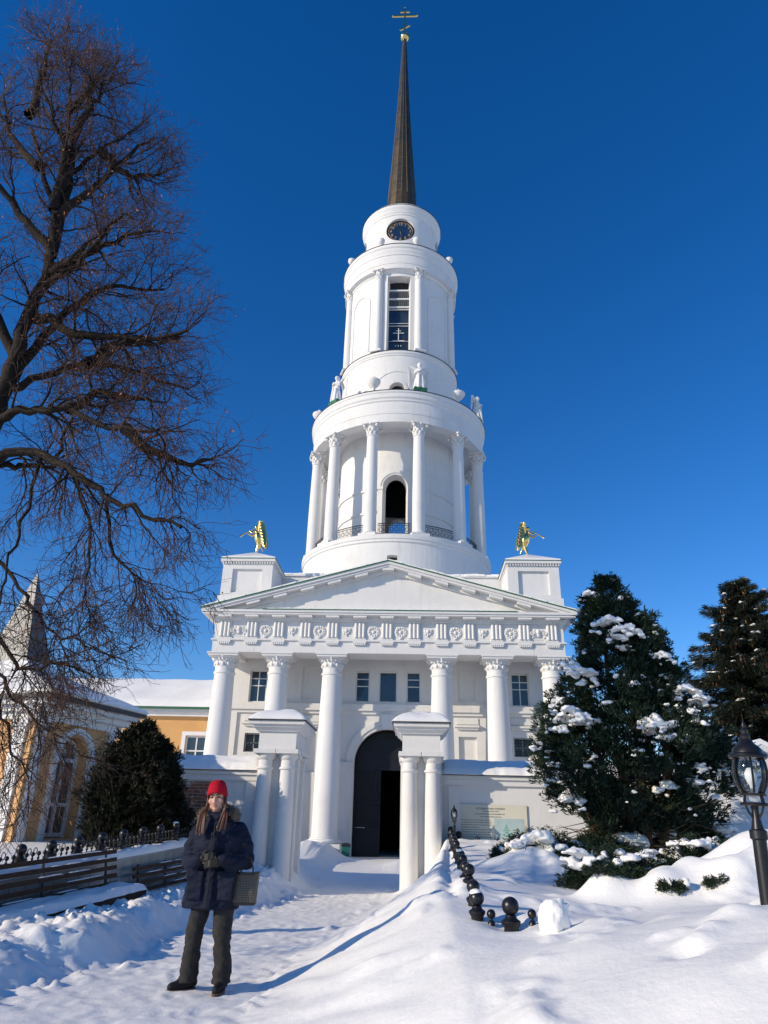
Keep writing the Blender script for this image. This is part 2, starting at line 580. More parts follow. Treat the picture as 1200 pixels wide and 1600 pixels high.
M['bin'] = simple('green_plastic', (0.02, 0.16, 0.12), 0.4, 0, 0.15, 6, 0)
M['paper'] = simple('sign_paper', (0.66, 0.63, 0.52), 0.5, 0, 0.04, 2, 0)
M['sign_blue'] = simple('sign_pale_blue', (0.42, 0.53, 0.53), 0.5, 0, 0.07, 4, 0)
M['ink'] = simple('sign_ink', (0.12, 0.13, 0.13), 0.6, 0, 0.15, 6, 0)
M['sign_green'] = simple('sign_green_print', (0.10, 0.32, 0.26), 0.6, 0, 0.15, 8, 0)
# ------------------------------------------------------------------ snow-covered ground
_CP = np.array([
 (1.8,-28,.24),(2.0,-27.2,.30),(1.75,-26.4,.42),(2.1,-24,.42),(2.1,-22,.48),(2.2,-20,.60),(2.2,-17.5,.76),(2.24,-28.1,.21),
 (2.55,-28.6,.20),(3.75,-29.8,.58),(4.5,-29.5,.62),(3.3,-26.3,.28),(4.8,-26.3,.34),(3.6,-22.5,.24),(3.0,-24,.30),(5.4,-20.5,.48),
 (4,-18,.60),(8,-20,.5),(9,-26,.6),(2.0,-30.5,.06),(1.0,-31.5,-.25),(3.2,-31.3,.42),(2.2,-33,-.10),(4.5,-32.5,.48),(3,-34.8,.0),
 (6,-31,.6),(1,-34,-.40),(12,-22,.5),(14,-30,.5),(6,-12,.1),(12,-8,.1),(0,-10,-.2),(0,-2,-.2),(-5,-8,.1),(-5,-3,.0),(8,-2,.0),
 (-2.75,-28.5,-.24),(-2.7,-27,-.18),(-2.65,-24,-.15),(-2.6,-21.5,-.16),(-2.4,-18.5,-.16),(-3.4,-26,-.22),(-3.4,-24,-.25),(-3.4,-21,-.2),(-3.0,-18.5,-.1),
 (-6,-26,-.1),(-6,-22,-.1),(-5,-30,-.3),(-10,-20,.0),(-9,-30,-.2),(-3,-32,-.38),(0,-38,-.44),(-8,-40,-.4),(8,-40,.2),(-12,-10,.1),(14,-14,.3)], float)
def _tps():
    P = _CP[:, :2]; z = _CP[:, 2]; n = len(P)
    d = np.linalg.norm(P[:, None] - P[None], axis=2)
    K = np.where(d > 0, d * d * np.log(d + 1e-12), 0) + np.eye(n) * 0.05
    Q = np.hstack([np.ones((n, 1)), P])
    A = np.zeros((n + 3, n + 3)); A[:n, :n] = K; A[:n, n:] = Q; A[n:, :n] = Q.T
    return np.linalg.solve(A, np.concatenate([z, np.zeros(3)]))
_W = _tps()
def _H(x, y):
    out = _W[-3] + _W[-2] * x + _W[-1] * y
    for (px, py, _), w in zip(_CP, _W[:-3]):
        d2 = (x - px) ** 2 + (y - py) ** 2 + 1e-9
        out = out + w * 0.5 * d2 * np.log(d2)
    return out
def sstep(t):
    t = np.clip(t, 0, 1)
    return t * t * (3 - 2 * t)
def retain_x(y):
    return -4.0 + (np.asarray(y) + 24.3) * 0.118
_rp = np.random.RandomState(4)
_PR = []
for _k in range(360):
    _py = -34 + 17 * _rp.rand(); _px = np.interp(_py, [-34, -28, -24, -17], [-.9, -1.0, -.8, -.1]) + _rp.normal() * .55
    _PR.append((_px, _py, _rp.normal() * .35 + (PI if _rp.rand() < .5 else 0), _rp.uniform(.004, .012)))
def _prints(x, y):
    out = np.zeros_like(x)
    for (px, py, a, d) in _PR:
        m = (np.abs(x - px) < .32) & (np.abs(y - py) < .32)
        if not m.any(): continue
        dx, dy = x[m] - px, y[m] - py
        u = dx * math.cos(a) + dy * math.sin(a); v = -dx * math.sin(a) + dy * math.cos(a)
        r_ = np.sqrt((u / .055) ** 2 + (v / .145) ** 2)
        out[m] += -d * np.clip(1.25 - r_, 0, 1) + d * .5 * np.exp(-((r_ - 1.45) / .25) ** 2)
    return out
def ground_z(x, y):
    x = np.asarray(x, float); y = np.asarray(y, float)
    far = sstep((np.hypot(x - 1, y + 24) - 16) / 14)
    h = np.clip(_H(np.clip(x, -14, 16), np.clip(y, -42, 2)), -.45, .9) * (1 - far) + (-.15 + fbm(x, y, 30, 3) * .5) * far
    xl = np.interp(y, [-45, -30, -28, -27, -26.5, -25, -24, -20.7, -17.2, -12, -4, 0], [-3.4, -2.7, -2.2, -2.15, -1.75, -1.75, -1.75, -1.3, -1.05, -1.4, -1.6, -1.8])
    xr = np.interp(y, [-45, -33, -30, -28.6, -27, -25.3, -23, -20.2, -16.6, -12, -4, 0], [.6, .5, .25, .05, 0, .03, .17, .42, .72, 1.0, 1.2, 1.8])
    xl = xl + fbm(x * .3, y, .8, 3) * .28
    xr = xr + fbm(x * .3 + 40, y, .9, 3) * .16
    path = -.44
    xe = np.interp(y, [-26.5, -24, -20, -18], [1.72, 1.78, 1.98, 2.10])
    wr = np.maximum(xe - xr, .5)
    tr = np.clip((x - xr) / wr, 0, 1)
    tr = tr * .75 + sstep(tr) * .25
    tr = tr ** np.interp(y, [-26, -24, -21, -18], [1.0, 1.25, 2.1, 3.2])
    tl = sstep((xl - x) / .75)
    right = path + (h - path) * tr
    left = path + (h - path) * tl
    z = np.where(x > .5 * (xl + xr), right, left)
    # mass behind the retaining wall
    xw = retain_x(y)
    zb = np.clip(.20 + (y + 24.3) * .05, .08, .48)
    mb_ = sstep((xw - .07 - x) / .14) * sstep((y + 34) / 3) * sstep((-16.95 - y) / .1)
    z = z * (1 - mb_) + np.maximum(z, zb + fbm(x, y, 1.5, 3) * .08) * mb_
    # drifts, rubble, trodden snow
    onpath = (1 - np.clip(tr * 6, 0, 1)) * (1 - np.clip(tl * 3, 0, 1))
    near = 1 - sstep((np.hypot(x - 1, y + 26) - 12) / 8)
    z = z + onpath * near * (fbm(x, y, .35, 4) * .020 + np.maximum(0, fbm(x + 5, y, .09, 2)) * .018 + fbm(x, y + 3, .12, 2) * .009)
    lb = tl * (1 - mb_) * near
    z = z + lb * (fbm(x, y, .8, 5) * .11 + np.abs(fbm(x + 3, y, .22, 4)) * .09 + np.maximum(0, fbm(x, y + 7, .11, 3) - .05) * .14)
    edge = np.exp(-((x - xl) / .22) ** 2) + .6 * np.exp(-((x - xr) / .16) ** 2)
    z = z + edge * near * np.maximum(0, fbm(x, y + 9, .15, 3)) * .13
    rb = np.clip(tr, 0, 1) * near
    drift = np.sin((y * 1.9 - x * 1.5) + 5 * fbm(x, y, 2.2, 2))
    z = z + rb * (fbm(x, y, 1.9, 3) * .13 + drift * .012)
    lump = np.maximum(0, fbm(x + 31, y + 3, .55, 3) - .22)
    z = z + rb * lump * .15
    rip = np.clip(tr * 4, 0, 1) * np.clip((.95 - tr) * 3, 0, 1) * near
    z = z + rip * np.sin((y + x * .45) * 9 + 5 * fbm(x, y, .9, 2)) * .012
    for (cx, cy, hh, rr) in ((-2.5, -2.6, .62, 1.1), (-2.9, -4.2, .45, 1.2), (1.5, -4.6, .42, .9), (1.0, -6.6, .25, .8), (-2.35, -17.7, .14, .6), (-1.5, -18.1, .08, .5), (1.3, -18.0, .13, .6)):
        z = z + hh * np.exp(-((x - cx) ** 2 + (y - cy) ** 2) / rr ** 2) * (1 + .5 * fbm(x, y, .3, 3))
    z = z + onpath * _prints(x, y)
    # wind-scooped ridge beside the fence, and dents in the drift
    z = z + .05 * np.exp(-((x - xe + .10) / .2) ** 2) * sstep((-17.5 - y) / 1) * sstep((y + 26.6) / .8)
    z = z - .09 * np.exp(-((x - xe - .08) / .09) ** 2) * sstep((-18.5 - y) / 1) * sstep((y + 27.0) / .8)
    for (cx, cy, hh, rr) in ((2.245, -28.12, -.10, .2), (3.62, -25.9, .36, .30), (4.2, -26.1, .30, .32), (4.62, -25.8, .34, .3), (4.95, -26.2, .32, .36), (5.45, -26.1, .34, .36), (6.0, -26.2, .25, .5), (5.75, -24.9, .45, .6), (6.5, -24.7, .5, .7), (4.8, -24.6, .25, .8), (3.45, -21.9, .34, .5), (3.0, -22.3, .16, .5), (4.1, -22.6, .22, .5), (2.75, -28.15, -.10, .17), (2.9, -28.6, .07, .3), (3.05, -30.4, .06, .12), (3.2, -30.25, .055, .1), (2.95, -30.55, -.05, .1), (3.45, -30.0, .07, .15),
                             (1.85, -32.0, -.03, .07), (1.98, -31.95, .03, .09), (3.35, -30.95, .05, .13), (1.15, -30.4, .035, .08), (2.6, -29.6, .03, .1), (3.3, -29.2, .05, .2), (2.2, -30.9, .04, .5)):
        z = z + hh * np.exp(-((x - cx) ** 2 + (y - cy) ** 2) / rr ** 2)
    return z

def gl(a, b, s, lo, hi, q=1.22):
    mid = list(np.arange(a, b + 1e-6, s))
    up_, dn = [], []
    d = s
    v = b
    while v < hi:
        d *= q; v += d; up_.append(v)
    d = s; v = a
    while v > lo:
        d *= q; v -= d; dn.append(v)
    return np.array(dn[::-1] + mid + up_)
gx = gl(-4.6, 5.2, .042, -700, 700)
gy = np.concatenate([gl(-33.6, -24, .042, -700, -24.0)[:-1], gl(-24, -15.5, .07, -24.0, 900)])
gy = np.unique(gy[(gy > -750)])
X, Y = np.meshgrid(gx, gy)
Z = ground_z(X, Y)
nx, ny = len(gx), len(gy)
idx = np.arange(nx * ny).reshape(ny, nx)
fq = np.stack([idx[:-1, :-1], idx[:-1, 1:], idx[1:, 1:], idx[1:, :-1]], -1).reshape(-1, 4)
snow_ground = link('snow_ground', arr_mesh('snow_ground', np.stack([X, Y, Z], -1).reshape(-1, 3), fq, M['snow'], 80))
tag(snow_ground, 'deep white snow with trodden path and wind-blown banks', 'snow', kind='structure')
def gz(x, y):
    return float(ground_z(np.array([x]), np.array([y]))[0])
# ------------------------------------------------------------------ bell tower
P = M['plaster']
tower = empty('bell_tower', (0, 0, 0), 0, 'tall white tiered bell tower with columned portico, clock and bronze spire', 'bell tower')
flat = lambda y: (lambda u, z, d: (u, y + d, z))
YW = 1.9
S = 1.35
WINS = []
def window(parent, cx, z0, z1, w, y, cols, rows, name='window', fr=.06, mull=.045, glass='glass', framemat='frame', depth=.06):
    """a window: frame mesh, with separate panes as sub-parts; rows are fractions of the height, bottom up"""
    mb = MB()
    x0, x1 = cx - w / 2, cx + w / 2
    mb.box(x0, x0 + fr, y, y + depth, z0, z1); mb.box(x1 - fr, x1, y, y + depth, z0, z1)
    mb.box(x0 + fr, x1 - fr, y, y + depth, z0, z0 + fr); mb.box(x0 + fr, x1 - fr, y, y + depth, z1 - fr, z1)
    xs = [x0 + fr + (w - 2 * fr) * c for c in [0] + cols + [1]]
    zs = [z0 + fr + (z1 - z0 - 2 * fr) * r for r in [0] + rows + [1]]
    for x in xs[1:-1]: mb.box(x - mull / 2, x + mull / 2, y + .006, y + depth - .004, z0 + fr, z1 - fr)
    for z in zs[1:-1]: mb.box(x0 + fr, x1 - fr, y + .003, y + depth - .007, z - mull / 2, z + mull / 2)
    o = mb.build(name, M[framemat], parent)
    for i in range(len(xs) - 1):
        for j in range(len(zs) - 1):
            MB().box(xs[i], xs[i + 1], y + .03, y + .04, zs[j], zs[j + 1]).build('pane', M[glass], o)
    return o

# --- portico wall with door arch, windows and blind panels
holes = [arch_hole(0, 1.62, -1.0, 3.8)]
for s in (-1, 1):
    holes += [rect_hole(s * 6.78 - .45, s * 6.78 + .45, 6.66, 8.30), rect_hole(s * 6.78 - .45, s * 6.78 + .45, 4.20, 5.12),
              rect_hole(s * 4.04 - .45, s * 4.04 + .45, 6.86, 8.44), rect_hole(s * 4.04 - .45, s * 4.04 + .45, 3.30, 5.12)]
for c, hw in ((-1.32, .36), (0, .47), (1.32, .36)):
    holes.append(rect_hole(c - hw, c + hw, 6.74, 8.31))
holed_wall(MB(), -8.3, 8.3, -1, 9.05, holes, flat(YW), .38).build('wall', P, tower)
for s in (-1, 1):
    window(tower, s * 6.78, 6.66, 8.30, .90, YW + .14, [.5], [.52, .76])
    w = window(tower, s * 6.78, 4.20, 5.12, .90, YW + .16, [.5], [.5])
    g = MB()
    for i in range(9): g.box(s * 6.78 - .42 + .105 * i - .008, s * 6.78 - .42 + .105 * i + .008, YW + .06, YW + .075, 4.2, 5.12)
    for i in range(5): g.box(s * 6.78 - .45, s * 6.78 + .45, YW + .077, YW + .09, 4.3 + .18 * i - .008, 4.3 + .18 * i + .008)
    for i in range(4):
        for j in range(3): g.torus((0, 0, 0), .085, .008, 12, 4, Matrix.Translation((s * 6.78 - .3 + .2 * i, YW + .065, 4.36 + .3 * j)) @ Matrix.Rotation(PI / 2, 4, 'X'))
    g.build('grille', M['iron'], w)
    MB().box(s * 4.04 - .46, s * 4.04 + .46, YW + .07, YW + .10, 6.85, 8.45).build('blind_panel', P, tower)
    MB().box(s * 4.04 - .46, s * 4.04 + .46, YW + .17, YW + .20, 3.29, 5.13).build('blind_panel', P, tower)
    for c in (4.04, 6.78):
        hd = MB()
        hd.box(s * c - .66, s * c + .66, YW - .20, YW, 5.56, 5.66)
        hd.prism([(s * c - .60, 5.56), (s * c + .60, 5.56), (s * c + .52, 5.46), (s * c - .52, 5.46)], YW - .12, YW)
        hd.build('window_hood', P, tower)
        rp = MB(); rp.box(s * c - .55, s * c + .55, YW - .05, YW, 5.72, 6.02); rp.build('relief_panel', P, tower)
window(tower, -1.32, 6.74, 8.31, .72, YW + .12, [], [.52, .77])
window(tower, 0, 6.74, 8.31, .94, YW + .10, [], [])
window(tower, 1.32, 6.74, 8.31, .72, YW + .12, [], [.52, .77])
st = MB()
for a, b in ((-8.28, -2.2), (2.2, 8.28), (-2.2, 2.2)):
    st.box(a, b, YW - .20, YW - .001, 6.28, 6.61)
    st.box(a, b, YW - .10, YW - .001, 6.12, 6.28)
st.build('string_course', P, tower)
for x in (-2.2, 2.2):
    MB().box(x - .5, x + .5, YW - .16, YW - .002, -1, 3.55).build('pilaster', P, tower)
    MB().box(x - .55, x + .55, YW - .20, YW - .002, 3.55, 3.80).build('impost', P, tower)
for s in (-1, 1):
    for c in (2.7, 5.4, 8.0):
        MB().box(s * c - .30, s * c + .30, YW - .10, YW - .003, -1, 6.12).build('pilaster', P, tower)
ar = MB()
for (ra, rb, ya) in ((1.62, 1.78, .06), (1.78, 2.02, .12)):
    n = 32
    for i in range(n):
        a, b = PI * i / n, PI * (i + 1) / n
        q = [(ra * math.cos(a), 3.8 + ra * math.sin(a)), (rb * math.cos(a), 3.8 + rb * math.sin(a)), (rb * math.cos(b), 3.8 + rb * math.sin(b)), (ra * math.cos(b), 3.8 + ra * math.sin(b))]
        ar.prism(q, YW - ya, YW - .001)
ar.build('archivolt', P, tower)
MB().prism([(-.24, 5.38), (.24, 5.38), (.36, 6.11), (-.36, 6.11)], YW - .24, YW - .002).build('keystone', P, tower)
# passage and gate leaves
pas = MB()
n = 16
pts = [(-1.66, -1)] + [(-1.66 * math.cos(PI * i / n), 3.8 + 1.66 * math.sin(PI * i / n)) for i in range(n + 1)] + [(1.66, -1)]
for a, b in zip(pts, pts[1:]):
    pas.quad((a[0], YW + .38, a[1]), (b[0], YW + .38, b[1]), (b[0], 16, b[1]), (a[0], 16, a[1]))
pas.add([(p[0], 16, p[1]) for p in pts], [tuple(range(len(pts)))])
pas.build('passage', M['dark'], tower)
fl = MB(); fl.box(-1.66, 1.66, 1.5, 16, -1, -.46); fl.build('threshold', M['tile'], tower)
ty = MB()
poly = [(-1.6, 3.62)] + [(-1.6 * math.cos(PI * i / 16), 3.8 + 1.6 * math.sin(PI * i / 16)) for i in range(17)] + [(1.6, 3.62)]
ty.prism(poly, 2.62, 2.66)
ty.box(-1.62, 1.62, 2.58, 2.70, 3.5, 3.62)
ty.build('door_tympanum', M['door'], tower)
leaf = MB()
leaf.box(-1.62, -.30, 2.64, 2.68, -.42, 3.48)
for x in (-1.62, -.36): leaf.box(x, x + .07, 2.60, 2.64, -.42, 3.48)
for z in (-.42, .75, 1.95, 3.40): leaf.box(-1.55, -.36, 2.60, 2.638, z, z + .09)
dl = leaf.build('door_leaf', M['door'], tower)
lat = MB()
for k in range(-9, 24):
    for sg in (-1, 1):
        p0 = Vector((-1.52, 2.615, .84)); w, h = 1.13, 2.5
        z0 = .84 + k * .21
        x0, x1, za, zb = 0.0, w, z0, z0 + sg * w * 1.9
        lo_, hi_ = .86, 3.38
        ts = [0, 1]
        f = lambda t: za + (zb - za) * t
        t0, t1 = 0.0, 1.0
        for bnd in (lo_, hi_):
            if (za - bnd) * (zb - bnd) < 0:
                tc = (bnd - za) / (zb - za)
                if (za < bnd) == (bnd == lo_): t0 = max(t0, tc)
                else: t1 = min(t1, tc)
        if not (lo_ - 1e-6 <= f(t0) <= hi_ + 1e-6 and lo_ - 1e-6 <= f(t1) <= hi_ + 1e-6 and t1 > t0): continue
        lat.tube([(-1.52 + w * t0, 2.628, f(t0)), (-1.52 + w * t1, 2.628, f(t1))], .012, 4)
lat.build('lattice', M['gutter'], dl)
sn = MB()
for z in (.84,):
    for i in range(9):
        x = -1.5 + .7 * i / 13 + .1 * math.sin(i * 2.3)
        sn.ball((x, 2.615, z + .004), .022 + .02 * random.random(), 6, 4, (1.4, .5, .5))
sn.build('snow', M['snow_roof'], dl, 60)
lf2 = MB(); lf2.box(0, 1.25, 0, .05, -.42, 3.48)
for z in (-.42, .75, 1.95, 3.40): lf2.box(.05, 1.2, -.03, -.001, z, z + .09)
lf2.build('door_leaf', M['door'], tower, loc=(1.6, 2.68, 0), rz=R(112))

# --- portico columns
def lathe_mesh(name, prof, n, mat, sm=40):
    return MB().lathe(prof, n).me(name, mat, sm)
shaft_prof = [(.60, .42), (.59, .6), (.585, 2.5), (.565, 4.2), (.525, 6.2), (.49, 7.6), (.49, 7.66), (.53, 7.68), (.54, 7.73), (.53, 7.78), (.485, 7.80), (.485, 8.02)]
col_shaft = lathe_mesh('shaft', shaft_prof, 40, P)
bs = MB(); bs.box(-.80, .80, -.80, .80, -1.0, .16)
bs.lathe([(.70, .16), (.76, .20), (.77, .27), (.73, .33), (.66, .35), (.65, .38), (.66, .42), (.6, .43)], 40)
col_base = bs.me('base', P, 40)
cp = MB()
cp.lathe([(.485, 8.0), (.51, 8.02), (.52, 8.05), (.49, 8.07), (.53, 8.12), (.55, 8.17), (.52, 8.24), (.51, 8.27), (.56, 8.33), (.62, 8.42), (.70, 8.49), (.68, 8.53)], 40)
cp.box(-.74, .74, -.74, .74, 8.50, 8.60)
cp.box(-.79, .79, -.79, .79, 8.60, 8.66)
for i in range(12):
    a = PI / 6 * i
    cp.ball((.52 * math.cos(a), .52 * math.sin(a), 8.15), .10, 8, 6, (.8, .8, 1.0))
for i in range(20):
    a = PI / 10 * i
    cp.ball((.60 * math.cos(a), .60 * math.sin(a), 8.36), .055, 6, 5, (1, 1, 1.4))
for i in range(4):
    a = PI / 2 * i
    cp.ball((.66 * math.cos(a), .66 * math.sin(a), 8.47), .09, 8, 6, (.8, .8, .9))
col_cap = cp.me('capital', P, 50)
for k in (-6, -4, -2, 2, 4, 6):
    c = link('column', col_shaft, tower, (k * S, 0, 0))
    link('base', col_base, c); link('capital', col_cap, c)

# --- entablature
e = MB()
e.box(-8.68, 8.68, -.74, .74, 8.665, 9.24)
e.box(-8.68, -7.5, .74, 8, 8.665, 9.24); e.box(7.5, 8.68, .74, 8, 8.665, 9.24)
e.build('architrave', P, tower)
MB().box(-7.5, 7.5, .70, YW + .01, 9.0, 9.12).build('portico_ceiling', P, tower)
t = MB(); t.box(-8.76, 8.76, -.83, 8, 9.242, 9.315); t.build('taenia', P, tower)
fz = MB(); fz.box(-8.66, 8.66, -.72, 8, 9.317, 10.20); fz.build('frieze', P, tower)
tg = MB()
tg.box(-.30, .30, -.05, 0, 0, .86)
for x in (-.19, 0, .19):
    n = 8
    tg.tube([(x, -.055, .10), (x, -.055, .82)], .075, 10)
tg.box(-.34, .34, -.12, 0, .862, .93)
tg.box(-.33, .33, -.135, -.0, -.20, -.085)
for i in range(6): tg.taper((-.25 + .1 * i, -.09, -.28), .045, .045, (-.25 + .1 * i, -.09, -.20), .03, .035)
trig_me = tg.me('triglyph', P, 40)
mut_me = MB().box(-.33, .33, -.34, 0, -.11, 0).me('mutule', P)
for i in range(13):
    x = (i - 6) * S
    link('triglyph', trig_me, tower, (x, -.722, 9.335))
    link('mutule', mut_me, tower, (x, -.86, 10.458))
wr = MB()
Mx = Matrix.Rotation(PI / 2, 4, 'X')
wr.torus((0, 0, 0), .26, .055, 28, 8, Mx)
wr.torus((0, 0, 0), .16, .035, 20, 6, Mx)
wr.ball((0, -.02, 0), .10, 8, 6, (1, .6, 1))
for i in range(10):
    a = 2 * PI * i / 10
    wr.ball((.21 * math.cos(a), -.03, .21 * math.sin(a)), .05, 6, 5)
wr.ball((0, -.02, -.30), .09, 8, 6, (1.2, .6, .7))
wreath_me = wr.me('wreath_relief', P, 60)
sm = MB()
sm.ball((0, -.04, .05), .10, 10, 8, (1, .9, 1.1))
for s in (-1, 1):
    sm.ball((s * .13, -.03, .05), .09, 8, 6, (1, .5, 1.2)); sm.ball((s * .10, -.03, -.06), .07, 8, 6, (1, .6, 1)); sm.ball((s * .17, -.02, .13), .05, 6, 5)
sm.ball((0, -.03, -.10), .06, 8, 6, (1, .6, 1.4)); sm.ball((.02, -.03, -.2), .035, 6, 5)
cherub_me = sm.me('cherub_relief', P, 60)
om = MB(); om.box(-.38, .38, -.012, 0, -.3, .3)
rr = random.Random(4)
om.ball((0, -.05, .08), .12, 10, 8, (1, .8, 1.2)); om.ball((0, -.04, -.08), .12, 8, 6, (1.2, .6, 1))
for s in (-1, 1):
    for i in range(9):
        a = .4 * i
        om.ball((s * (.14 + .035 * i), -.03, .10 - .07 * i + .18 * math.sin(a * 2)), .06 - .002 * i, 6, 5, (1, .8, 1))
    om.torus((s * .30, -.01, -.14), .09, .03, 12, 5, Mx); om.torus((s * .30, -.01, .14), .08, .03, 12, 5, Mx)
ornate_me = om.me('ornament_relief', P, 60)
seq = [ornate_me, wreath_me, cherub_me, wreath_me, cherub_me, wreath_me]
for i, m_ in enumerate(seq + seq[::-1]):
    link(m_.name.split('.')[0], m_, tower, ((i - 5.5) * S, -.722, 9.74), scale=((1 if i < 6 else -1), 1, 1))
# horizontal cornice
cn = MB()
cn.box(-8.78, 8.78, -.82, 8, 10.202, 10.28)
cn.box(-8.84, 8.84, -.86, 8, 10.282, 10.46)
cn.box(-9.20, 9.20, -1.24, 8, 10.462, 10.56)
cn.box(-9.26, 9.26, -1.30, 8, 10.562, 10.68)
cn.build('cornice', P, tower)
gs = MB(); gs.box(-6.2, 6.4, -1.34, -.72, 10.682, 10.715); gs.build('green_flashing', M['green'], tower)
ss = MB()
for i in range(60):
    x0 = -6.0 + 12 * i / 60
    ss.box(x0, x0 + .201, -1.28 + .06 * random.random(), -.71, 10.717, 10.75 + .03 * random.random())
ss.build('snow', M['snow_roof'], tower)
# pediment
ZA, ZE, XE = 13.28, 10.74, 9.28
tym = MB(); tym.prism([(-8.7, 10.69), (8.7, 10.69), (0, 13.05)], -.70, -.55); tym.build('tympanum', P, tower)
for s in (-1, 1):
    def rk(mb, t0, t1, n0, n1, y0, y1):
        q = []
        for (t_, n_) in ((t0, n0), (t1, n0), (t1, n1), (t0, n1)):
            q.append((s * XE * (1 - t_), ZE + (ZA - ZE) * t_ + n_))
        mb.prism(q, y0, y1)
    m1 = MB()
    rk(m1, 0.005, 1, -.26, -.14, -1.24, 3.2); rk(m1, 0, 1, -.138, .0, -1.31, 3.2); rk(m1, .06, 1, -.48, -.265, -.86, -.705)
    m1.build('raking_cornice', P, tower)
    m2 = MB(); rk(m2, -.008, 1, .002, .045, -1.37, 3.2); m2.build('green_flashing', M['green'], tower)
    m3 = MB()
    for k in range(26):
        a, b = k / 26, (k + 1) / 26
        rk(m3, a, b, .047, .11 + .05 * random.random(), -1.30 + .06 * random.random(), 6.3)
    m3.build('roof_snow', M['snow_roof'], tower)
    for k in range(1, 6):
        t_ = 1 - (k * S) / XE
        m4 = MB(); dt = .33 / XE
        rk(m4, t_ - dt, t_ + dt, -.40, -.265, -1.20, -.861)
        m4.build('mutule', P, tower)
mk = MB(); mk.box(-.3, .3, -1.20, -.861, 12.84, 12.98); mk.build('mutule', P, tower)
# --- main block behind
b = MB()
for x in (-8.3, 8.3): b.quad((x, YW, -1), (x, 24, -1), (x, 24, 10.2), (x, YW, 10.2))
b.quad((-8.3, 24, -1), (8.3, 24, -1), (8.3, 24, 12), (-8.3, 24, 12))
b.box(-7.0, 7.0, 3.3, 24, 10.3, 13.95)
b.build('main_block', P, tower)
b = MB(); b.box(-7.1, 7.1, 3.2, 24.1, 13.952, 14.03); b.build('block_cornice', P, tower)
rb_ = MB()
for k in range(40):
    a = -7.1 + 14.2 * k / 40
    rb_.box(a, a + .3551, 3.16 + .06 * random.random(), 20, 14.032, 14.10 + .06 * random.random())
rb_.build('roof_snow', M['snow_roof'], tower)
for x0, x1 in ((-3.9, -2.7), (2.5, 4.1)):
    MB().taper(((x0 + x1) / 2, 4.0, 14.1), (x1 - x0) / 2, .5, ((x0 + x1) / 2 - .05, 4.2, 14.42), (x1 - x0) / 2 - .1, .1).build('green_flashing', M['green'], tower)
for s in (-1, 1):
    cx = s * 7.56
    hw_ = holed_wall(MB(), cx - 1.34, cx + 1.34, 10.9, 13.62, [rect_hole(cx - .80, cx + .80, 12.05, 13.35)], flat(.30), .14, back=False)
    ab = hw_.build('attic_block', P, tower)
    o = MB(); o.box(cx - 1.34, cx + 1.34, .44, 3.0, 10.9, 13.62)
    for sx in (-1, 1): o.quad((cx + sx * 1.34, .30, 10.9), (cx + sx * 1.34, .44, 10.9), (cx + sx * 1.34, .44, 13.62), (cx + sx * 1.34, .30, 13.62))
    o.build('core', P, ab)
    o = MB(); o.box(cx - 1.44, cx + 1.44, .20, .298, 10.9, 11.85); o.box(cx - 1.44, cx + 1.44, .32, 3.1, 10.9, 11.84); o.build('plinth', P, ab)
    o = MB()
    for k in range(20): o.box(cx - 1.36 + .14 * k, cx - 1.29 + .14 * k, .21, .30, 13.62, 13.74)
    for k in range(20):
        for sx in (-1, 1): o.box(cx + sx * 1.34 - .05, cx + sx * 1.34 + .05, .36 + .14 * k, .43 + .14 * k, 13.62, 13.74)
    tag(o.build('dentils', P, ab), kind='stuff')
    o = MB(); o.box(cx - 1.33, cx + 1.33, .31, 3.0, 13.622, 13.742); o.box(cx - 1.46, cx + 1.46, .16, 3.14, 13.744, 13.90); o.build('cornice', P, ab)
    o = MB(); o.box(cx - 1.5, cx + 1.5, .12, 3.18, 13.902, 13.93); o.build('green_flashing', M['green'], ab)
    o = MB(); o.taper((cx, 1.65, 13.932), 1.47, 1.50, (cx, 1.65, 14.0), 1.44, 1.47); o.taper((cx, 1.65, 14.001), 1.44, 1.47, (cx, 1.65, 14.72), .14, .14)
    o.build('roof_snow', M['snow_roof'], ab, 30)

# --- round tiers
AY = 12.83
axis = (0, AY)
def ring(name, prof, n=128, parent=tower, mat=None, sm=30):
    return MB().lathe(prof, n).build(name, mat or P, parent, sm, (0, AY, 0))
def drum(name, r, z0, z1, holes, depth, du=R(3), parent=tower, mat=None, sm=30):
    fm = lambda u, z, d: ((r - d) * math.sin(u), -(r - d) * math.cos(u), z)
    return holed_wall(MB(), -PI, PI, z0, z1, holes, fm, depth, du).build(name, mat or P, parent, sm, (0, AY, 0))
def on_drum(o, r, ang, z=0.0):
    o.location = (r * math.sin(ang), AY - r * math.cos(ang), z)
    o.rotation_euler = (0, 0, ang)
    return o
# base drum
drum('base_drum', 6.58, 10, 17.3, [arch_hole(-.01, .05, 15.3, 16.35)], .5)
ring('drum_ledge', [(6.58, 17.25), (6.66, 17.3), (6.66, 17.45), (6.72, 17.5), (6.73, 17.75), (6.68, 17.8), (4.2, 17.86)])
ring('drum_lining', [(6.07, 10), (6.07, 17.2)], 48, mat=M['dark'])
